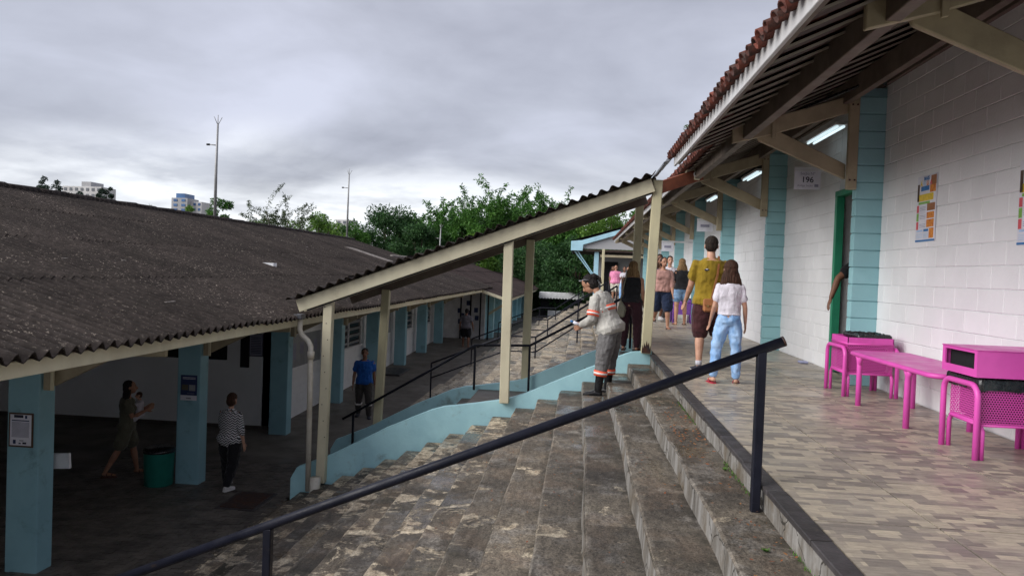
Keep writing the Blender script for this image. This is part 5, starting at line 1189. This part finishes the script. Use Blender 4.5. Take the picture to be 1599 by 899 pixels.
        if style != 'tied':
            ln = 0.20 if style == 'longest' else 0.15; bk = S
            b0 = q(0, -0.022, -0.01); drop = V((0, -0.012*H, -1*H)).normalized()
            secs = []
            for i in range(8):
                t = i/7; c = b0+drop*ln*H*t+V((0, -0.012*H*math.sin(t*3.14), 0)); wx = (0.048+0.032*math.sin(t*2.2))*H*hd_s*(1 if t < 0.9 else 0.8); wy = (0.040-0.014*t)*H*hd_s
                secs.append((c, V((wx, 0, 0)), V((0, wy, 0))))
            loft(g, secs, 16)
            for i in range(9):     # separate locks make the end uneven
                x = (i-4)/4*0.058*H; l_ = ln*H*(1.0+0.12*math.sin(i*2.3)); caps(g, [b0+V((x, -0.012*H, -ln*H*0.5)), b0+V((x*1.15, -0.02*H, -l_))], [0.014*H, 0.007*H], 6)
        else: ell(g, q(0, -0.066, 0.018), 0.027*H, 0.028*H, 0.030*H, HM); 
        if style == 'tied': caps(g, [q(0.01, -0.075, 0.02), q(0.012, -0.088, -0.02), q(0.006, -0.080, -0.055)], [0.018*H, 0.015*H, 0.006*H], 8)
    elif style == 'bald': g = None
    if g: 
        for v in range(len(g.v)): p_ = g.v[v]; g.v[v] = p_+V((nz(p_.x*60, p_.y*60, p_.z*22), nz(p_.y*60, p_.z*22, p_.x*60), 0))*0.004
        remesh('hair', g, voxel*0.6, hm, root, 1, None, (55, 7, 0.006))
    # ---------------- top
    if top:
        tm, sleeve, hem = top[:3]; gr_ = 0.016*H/1.7+(top[3] if len(top) > 3 else 0); g = G()
        torso(g, gr_, hem, 0.305, belly, True)
        # shoulders slope into the neck
        caps(g, [sp(-sh_w*0.80, -0.002, 0.276), sp(0, -0.006, 0.298), sp(sh_w*0.80, -0.002, 0.276)], [0.029*W, 0.038*W, 0.029*W]) if sleeve != 'tank' else None
        frac = {'short': 0.58, 'cap': 0.34, 'long': 2, 'mid': 1.4, 'tank': 0}[sleeve]
        for s_, e_, w_ in ((SLh, EL, WL), (SRh, ER, WR)):
            if frac == 0: continue
            if frac <= 1: caps(g, [s_, s_.lerp(e_, frac*0.5), s_.lerp(e_, frac)], [(ar+0.009)*W, (ar+0.010)*W, (ar+0.0125)*W], 12, True)
            else:
                t = 1.0 if frac == 2 else 0.35
                caps(g, [s_, s_.lerp(e_, 0.5), e_, e_.lerp(w_, 0.5*t), e_.lerp(w_, 0.97*t)], [(ar+0.006)*W, (ar+0.011)*W, 0.034*W, 0.031*W, 0.024*W], 12, True)
        for v in range(len(g.v)): p_ = g.v[v]; g.v[v] = p_+V((nz(p_.x*9, p_.y*9, p_.z*7), nz(p_.y*9, p_.z*7, p_.x*9+5), 0))*0.010
        remesh('top', g, voxel*0.85, tm, root, 2, None, (7, 9, 0.010))
    # ---------------- bottom
    if bottom:
        bm_, kind, ln, loose = bottom; g = G(); gr_ = 0.012
        torso(g, gr_, -0.045, top[4] if top and len(top) > 4 else 0.045, belly*0.8)
        if kind == 'skirt':
            secs = []
            for i in range(6): t = i/5; secs.append((V((0, 0.01*H*t, 0))+sp(0, -0.004, 0.04)-V((0, 0, (ln+0.04)*H*t)), V((0.108*W*(1+0.02*t), 0, 0)), V((0, 0.085*W, 0))))
            loft(g, secs, 18)
        else:
            for h, k, a in ((HL, KL, AL), (HR, KR, AR)):
                hh = h+V((0, 0, 0.012*H)); end = ln
                if end <= 1: pts = [hh, h.lerp(k, end*0.5), h.lerp(k, end)]; rr = [0.061*W, 0.058*W+loose, 0.0545*W+loose*1.5-0.012*W*end]
                else:
                    e2 = end-1; pts = [hh, h.lerp(k, 0.5), k, k.lerp(a, 0.5*e2), k.lerp(a, e2)]; rr = [0.061*W, 0.054*W+loose, 0.040*W+loose, 0.037*W+loose, 0.027*W+loose]
                caps(g, pts, rr, 14, True)
        for v in range(len(g.v)): p_ = g.v[v]; g.v[v] = p_+V((nz(p_.x*10, p_.y*10, p_.z*9), nz(p_.y*10, p_.z*9, p_.x*10+5), 0))*0.010
        remesh('trousers' if ln > 1 else ('skirt' if kind == 'skirt' else 'shorts'), g, voxel*0.85, bm_, root, 2, None, (9, 11, 0.010))
    # ---------------- shoes
    for a, k, side in ((AL, KL, -1), (AR, KR, 1)):
        ft = V((side*0.18, 1, 0)).normalized(); X = V((ft.y, -ft.x, 0)); b0 = V((a.x, a.y, a.z-0.028*H)); lift = a.z-lfo*0.95; g = G()
        if shoes[1] in ('shoe', 'boot'):
            loft(g, [(b0-ft*0.036*H, X*0.016*H, V((0, 0, 0.017*H))), (b0-ft*0.02*H, X*0.024*H, V((0, 0, 0.026*H))), (b0+ft*0.02*H, X*0.026*H, V((0, 0, 0.026*H))), (b0+ft*0.06*H-V((0, 0, 0.006*H)), X*0.029*H, V((0, 0, 0.018*H))), (b0+ft*0.10*H-V((0, 0, 0.009*H)), X*0.026*H, V((0, 0, 0.013*H))), (b0+ft*0.115*H-V((0, 0, 0.011*H)), X*0.014*H, V((0, 0, 0.008*H)))], 12)
            if shoes[1] == 'boot': caps(g, [a-V((0, 0, 0.01*H)), a.lerp(k, 0.3), a.lerp(k, 0.66)], [0.030*H, 0.034*H, 0.040*H], 12, False)
            s_ = remesh('boot' if shoes[1] == 'boot' else 'shoe', g, voxel*0.8, shoes[0], root, 1)
            g = G(); sp_ = [b0+ft*H*t+X*H*w__-V((0, 0, 0.027*H)) for t, w__ in ((-0.036, -0.014), (-0.02, -0.026), (0.06, -0.031), (0.10, -0.027), (0.118, -0.01), (0.118, 0.01), (0.10, 0.027), (0.06, 0.031), (-0.02, 0.026), (-0.036, 0.014))]
            g.add(sp_+[p_+V((0, 0, 0.014*H)) for p_ in sp_], [tuple(range(9, -1, -1)), tuple(range(10, 20))]+[(i, (i+1) % 10, (i+1) % 10+10, i+10) for i in range(10)]); raw('sole', g, shoes[2] if len(shoes) > 2 else 'boot', s_, False)
        else:
            sp_ = [b0+ft*H*t+X*H*w__-V((0, 0, 0.020*H)) for t, w__ in ((-0.040, -0.014), (-0.02, -0.023), (0.06, -0.030), (0.10, -0.026), (0.116, -0.01), (0.116, 0.01), (0.10, 0.026), (0.06, 0.030), (-0.02, 0.023), (-0.040, 0.014))]
            g.add(sp_+[p_-V((0, 0, 0.010*H)) for p_ in sp_], [tuple(range(10)), tuple(range(19, 9, -1))]+[(i+10, (i+1) % 10+10, (i+1) % 10, i) for i in range(10)])
            s_ = raw('sandal', g, shoes[0], root, False); g = G()
            if shoes[1] == 'flip':
                tp = b0+ft*0.088*H-V((0, 0, 0.014*H))
                for sx_ in (-1, 1): g.tube([tp, b0+ft*0.055*H+X*sx_*0.020*H+V((0, 0, 0.006*H)), b0+ft*0.01*H+X*sx_*0.027*H-V((0, 0, 0.016*H))], 0.0036*H, 6)
            else:
                for t in (0.02, 0.065): 
                    pts = [b0+ft*t*H+X*math.cos(u)*0.029*H+V((0, 0, math.sin(u)*0.026*H*(1.1-t*5)-0.014*H)) for u in [math.pi*j/6 for j in range(7)]]; g.tube(pts, 0.006*H, 6)
            raw('strap', g, shoes[0], s_)
    return dict(root=root, body=body, KL=KL, KR=KR, AL=AL, AR=AR, WL=WL, WR=WR, EL=EL, ER=ER, SL=SLh, SR=SRh, sp=sp, q=q, hc=hc, HM=HM, S=S, H=H, W=W, HL=HL, HR=HR)
def band(name, a, b_, t0, t1, r0, r1, m, parent, r_off=0.0):
    """reflective band round a limb"""
    g = G(); p0, p1 = a.lerp(b_, t0), a.lerp(b_, t1); caps(g, [p0, p1], [r0, r1], 16, False); o = raw(name, g, m, parent); return o
def wpos(pd, v): return world(pd['root']) @ V(v)

# ---- man in mustard shirt, seen from behind, mid-stride, crossbody bag
m = person('man in mustard T-shirt and maroon shorts walking away beside the girl', (1.72, 9.85, 0), -4, 1.75, 'skin_light', ('c_mustard', 'short', -0.045, 0.012), ('c_maroon', 'shorts', 0.95, 0.018), ('hair_short', 'short'), ('shoe_dark', 'shoe', 'sole_white'),
           legL=(-4, 3, 4), legR=(15, 5, 14), armL=(10, 10, 30), armR=(-4, 12, 38, 0.15), head=(0, 14), build=1.05, voxel=0.010, belly=0.008)
for a, k in ((m['AL'], m['KL']), (m['AR'], m['KR'])): band('sock', a, k, -0.02, 0.13, 0.040, 0.042, 'c_sock', m['root'])
g = G(); sp = m['sp']; H = m['H']
for (u, v_, r1, r2) in ((-0.050, 0.232, 0.020, 0.011), (-0.036, 0.234, 0.013, 0.008)): ell(g, sp(u, -0.078, v_), r1*1.3, 0.004, r2*1.1, m['S'])
raw('shirt_print', g, 'ink', m['root'])
g = G(); ell(g, sp(-0.046, -0.0805, 0.238), 0.016, 0.003, 0.007, m['S']); raw('shirt_print', g, 'paper', m['root'])
bgx = world(m['root']); sbag = empty('shoulder_bag', bgx @ V((-0.02, -0.22, 0.86)), 'tan leather crossbody bag with brass clasp hanging at the back of the mustard shirt', 'bag')
g = G(); g.box((-0.115, -0.04, -0.085), (0.115, 0.035, 0.085)); o = g.obj('pouch', 'leather', None, bevel=0.022); o.parent = sbag
g = G(); g.box((-0.112, -0.048, -0.005), (0.112, -0.036, 0.083)); o = g.obj('flap', 'leather', None, bevel=0.006); o.parent = sbag
for xa, xb in ((-0.02, 0.02), (0.05, 0.075), (-0.075, -0.05)): g = G(); g.box((xa, -0.056, -0.02), (xb, -0.047, 0.005)); o = g.obj('clasp', 'brass', None); o.parent = sbag
inv = M.Translation(-V(sbag.location)) @ bgx
pts = [V((-0.03, -0.21, 0.94)), sp(0.006, -0.094, 0.10), sp(0.028, -0.088, 0.20), sp(0.042, -0.060, 0.285), sp(0.050, -0.015, 0.338), sp(0.045, 0.05, 0.300), sp(0.03, 0.088, 0.2), sp(0.09, 0.075, 0.06), V((0.24, 0.02, 0.95)), V((0.09, -0.20, 0.94))]
g = G()
for a, c in zip(pts[:-1], pts[1:]): g.beam(inv @ a, inv @ c, 0.026, 0.006, up=(0.3, -1, 0.2) if abs((c-a).normalized().z) > 0.5 else (0, 0, 1))
o = g.obj('strap', 'leather', None); o.parent = sbag
# ---- girl
m = person('girl in white T-shirt and light blue jeans with long brown hair walking away', (1.74, 8.65, 0), 2, 1.40, 'skin_light', ('c_white', 'short', 0.045, 0.006), ('c_denim', 'long', 1.90, 0.012), ('hair_brown', 'longest'), ('flipflop_red', 'flip'),
           legL=(8, 10, 22), legR=(4, 5, 4), armL=(2, 13, 30), armR=(0, 14, 24), build=0.88, voxel=0.010, child=True, female=False)
# ---- worker leaning over the rail
m = person('worker in grey uniform with orange bands and black boots bending over the rail', (0.47, 10.3, -3*RS), -72, 1.74, 'skin_tan', ('c_workgrey', 'long', -0.035, 0.026), ('c_worktrouser', 'long', 1.42, 0.020), ('hair_black', 'tied'), ('boot', 'boot', 'boot'),
           lean=23, legL=(9, 5, 3), legR=(6, 6, 2), armL={'to': (-0.06, 0.23, 0.55), 'pole': (-0.8, -0.8, -0.3)}, armR={'to': (0.04, 0.24, 0.545), 'pole': (0.8, -0.8, -0.3)}, head=(32, 0), build=1.16, female=True, voxel=0.010, belly=0.012)
rt = m['root']; sp = m['sp']; W = m['W']; H = m['H']
for z0, z1, mm, gx in ((0.155, 0.195, 'reflect_orange', 0.058), (0.168, 0.182, 'reflect_silver', 0.060)):
    g = G(); loft(g, [(sp(0, 0.008, z0-0.004), m['S'] @ V((0.085*W+gx*0.75, 0, 0)), m['S'] @ V((0, 0.064*W+gx, 0))), (sp(0, 0.008, z1), m['S'] @ V((0.087*W+gx*0.75, 0, 0)), m['S'] @ V((0, 0.066*W+gx, 0)))], 24); raw('reflective_band', g, mm, rt)
for s_, e_ in ((m['SL'], m['EL']), (m['SR'], m['ER'])):
    band('reflective_band', s_, e_, 0.62, 0.86, 0.044*W, 0.042*W, 'reflect_orange', rt); band('reflective_band', s_, e_, 0.70, 0.78, 0.0445*W+0.002, 0.0435*W+0.002, 'reflect_silver', rt)
for a, k in ((m['AL'], m['KL']), (m['AR'], m['KR'])):
    band('reflective_band', k, a, 0.34, 0.52, 0.036*W+0.024, 0.034*W+0.024, 'reflect_orange', rt); band('reflective_band', k, a, 0.40, 0.46, 0.037*W+0.025, 0.036*W+0.025, 'reflect_silver', rt)
q = m['q']; gl = G()
for sx_ in (-1, 1): ell(gl, q(sx_*0.018, 0.036, 0.062), 0.012*H, 0.005*H, 0.008*H, m['HM'], 10, 6); gl.tube([q(sx_*0.034, 0.034, 0.06), q(sx_*0.048, -0.006, 0.04), q(sx_*0.046, -0.03, 0.02)], 0.004, 6)
sg = gl.obj('sunglasses', 'slat_grey', None, smooth=True, mw=world(rt)); tag(sg, 'sunglasses pushed up on the dark hair of the bending worker', 'sunglasses')
wl = wpos(m, m['WL']); g = G(); g.tube([wl+V((-0.10, 0.0, 0.045)), wl+V((-0.05, 0.0, 0.02)), wl+V((0.0, 0.0, 0.0))], 0.016, 8)
bt_ = empty('bottle', wl+V((-0.05, 0, 0)), 'small blue capped bottle in the hands of the bending worker', 'bottle')
tube('bottle_body', [wl+V((-0.12, -0.01, 0.035)), wl+V((-0.03, -0.01, 0.0))], 0.022, 'paper', bt_, 10); tube('cap', [wl+V((-0.16, -0.01, 0.052)), wl+V((-0.121, -0.01, 0.036))], 0.016, 'p_blue', bt_, 10)
# ---- woman in black top behind the post
person('woman in black sleeveless top and wine trousers standing behind the cream post', (0.93, 12.95, -0.09), 15, 1.54, 'skin_tan', ('c_black', 'tank', 0.02, 0.003), ('c_wine', 'long', 1.92, 0.012), ('hair_blond', 'long'), ('sandal_brown', 'sandal'),
       legL=(6, 4, 6), legR=(-4, 4, 2), build=1.06, female=True, voxel=0.013, armL=(18, 6, 50))
cbg = empty('shoulder_bag', (0.62, 12.9, 0.6), 'pale canvas bag hanging at the left of the woman in black', 'bag'); g = G(); g.prism([(0.66, 0.50), (0.80, 0.46), (0.84, 0.64), (0.72, 0.80)], 1, 12.84, 12.93); o = g.obj('pouch', 'canvas_bag', cbg, bevel=0.03); tube('strap', [(0.73, 12.88, 0.78), (0.78, 12.88, 1.05), (0.82, 12.86, 1.25)], 0.012, 'canvas_bag', cbg, 8)
# ---- woman in dusty pink blouse walking to the camera
person('woman in dusty pink blouse and navy shorts walking towards the camera', (1.95, 17.4, 0), 182, 1.66, 'skin_tan', ('c_pinkbeige', 'mid', 0.0, 0.010), ('c_navy', 'shorts', 0.92, 0.030), ('hair_black', 'tied'), ('sandal_brown', 'sandal'),
       legL=(10, 3, 4), legR=(-14, 3, 38), armL=(12, 6, 20), armR=(-10, 6, 10), head=(6, -16), build=1.14, female=True, voxel=0.014, belly=0.012)
person('woman in black T-shirt and denim shorts with long wavy hair walking away', (2.60, 19.0, 0), -8, 1.68, 'skin_tan', ('c_black', 'short', 0.02, 0.004), ('c_denimshort', 'shorts', 0.50, 0.020), ('hair_blond', 'long'), ('sandal_brown', 'sandal'),
       legL=(-3, 3, 4), legR=(6, 3, 4), armL=(4, 8, 16), armR=(14, 8, 40), build=1.02, female=True, voxel=0.014)
person('man in white T-shirt facing the camera in the crowd', (2.50, 20.8, 0), 175, 1.78, 'skin_light', ('c_white', 'short', -0.03, 0.010), ('c_dkgrey', 'long', 1.95, 0.01), ('hair_short', 'short'), ('shoe_dark', 'shoe'), voxel=0.017)
person('person in dark clothes with hair tied, directly behind the dusty pink blouse', (2.14, 19.8, 0), 170, 1.72, 'skin_brown', ('c_navy', 'short', -0.03, 0.010), ('c_cream', 'shorts', 0.9, 0.02), ('hair_brown', 'long'), ('shoe_white', 'shoe', 'sole_white'), voxel=0.017, female=True, legL=(-10, 3, 24))
person('man in dark shirt at the back of the crowd behind the dusty pink blouse', (2.28, 21.4, 0), 185, 1.84, 'skin_brown', ('c_black', 'short', -0.03, 0.010), ('c_dkgrey', 'long', 1.95, 0.01), ('hair_short', 'short'), ('shoe_dark', 'shoe'), voxel=0.017)
# ---- far group at the end of the terrace
person('bald man in bright pink shirt and pale shorts far along the terrace', (1.75, 36.0, 0), 20, 1.70, 'skin_tan', ('c_pink', 'short', -0.05, 0.03), ('c_cream', 'shorts', 0.9, 0.03), ('hair_short', 'bald'), ('shoe_dark', 'shoe'), legL=(14, 4, 10), legR=(-8, 4, 14), build=1.15, voxel=0.02, belly=0.015)
person('woman in white top and wide blue jeans far along the terrace', (2.12, 35.2, 0), 175, 1.62, 'skin_brown', ('c_white', 'short', 0.0, 0.01), ('c_denim', 'long', 1.95, 0.035), ('hair_black', 'tied'), ('shoe_white', 'shoe'), armL=(25, 6, 80), armR=(25, 6, 80), female=True, voxel=0.02)
person('woman in dark dress in shade at the far entrance left of the pink shirt', (1.72, 38.6, 0), 150, 1.66, 'skin_brown', ('c_black', 'short', -0.04, 0.01), ('c_black', 'long', 1.9, 0.02), ('hair_brown', 'long'), ('shoe_dark', 'shoe'), female=True, voxel=0.02)
person('person in dark top at the far entrance right of the wide jeans', (2.45, 37.5, 0), 185, 1.66, 'skin_tan', ('c_navy', 'short', -0.03, 0.01), ('c_dkgrey', 'long', 1.95, 0.02), ('hair_black', 'short'), ('shoe_dark', 'shoe'), voxel=0.02)
# ---- lower court
m = person('man in royal blue T-shirt standing on the lower path by the canopy posts', (-5.26, 17.85, LOW+0.06), 168, 1.73, 'skin_brown', ('c_royal', 'short', -0.035, 0.012), ('c_dkgrey', 'long', 1.95, 0.015), ('hair_black', 'short'), ('shoe_dark', 'shoe'), legL=(8, 4, 6), legR=(-8, 4, 10), armR=(2, 10, 20), armL=(-8, 10, 10), build=1.05, voxel=0.014)
for a, k in ((m['AL'], m['KL']), (m['AR'], m['KR'])): band('reflective_band', k, a, 0.30, 0.42, 0.040*m['W']+0.018, 0.040*m['W']+0.016, 'reflect_silver', m['root'])
person('man in grey T-shirt and dark shorts walking away along the far lower path', (-5.05, 33.0, LOW+0.33), 4, 1.74, 'skin_brown', ('c_grey', 'short', -0.035, 0.012), ('c_black', 'shorts', 0.85, 0.025), ('hair_black', 'short'), ('sandal_brown', 'sandal'), legL=(8, 4, 6), legR=(-6, 4, 8), armL=(-4, 14, 10), armR=(6, 14, 14), build=1.12, voxel=0.017, belly=0.01)
person('woman in black and white zigzag blouse and black trousers walking away in the shade', (-5.78, 11.85, LOW+0.01), 8, 1.60, 'skin_light', ('c_zigzag', 'mid', -0.06, 0.02), ('c_black', 'long', 1.9, 0.022), ('hair_brown', 'fringe'), ('shoe_white', 'shoe', 'sole_white'), legL=(12, 3, 6), legR=(-10, 3, 20), armL=(14, 10, 30), armR=(-2, 12, 14), build=1.05, female=True, voxel=0.013)
m = person('woman in olive shorts carrying a small child under the shaded porch', (-7.85, 12.2, LOW+0.0), 60, 1.68, 'skin_tan', ('c_olive', 'short', -0.02, 0.012), ('c_olive', 'shorts', 0.75, 0.025), ('hair_black', 'longest'), ('sandal_brown', 'sandal'), legL=(14, 4, 4), legR=(-18, 4, 10), armL=(20, 6, 100, 0.5), armR=(20, 6, 95, 0.5), build=1.0, female=True, voxel=0.013)
ch = person('small child in white carried in the arms of the woman in olive', wpos(m, (-0.04, 0.19, 0.74)), 240, 0.80, 'skin_light', ('c_white', 'short', -0.05, 0.012), ('c_white', 'shorts', 0.6, 0.012), ('hair_brown', 'short'), ('shoe_white', 'shoe'), legL=(55, 18, 60), legR=(55, 18, 60), armL=(60, 10, 20), armR=(60, 10, 20), child=True, voxel=0.011)
# ---- person reaching out of the doorway
person('person in black T-shirt reaching an arm out of the green doorway', (3.77, 9.86, 0), 180, 1.84, 'skin_brown', ('c_black', 'short', -0.03, 0.012), ('c_black', 'long', 1.95, 0.012), ('hair_black', 'short'), ('shoe_dark', 'shoe'), armR=(6, 50, 8), armL=(4, 8, 10), build=1.05, voxel=0.010)
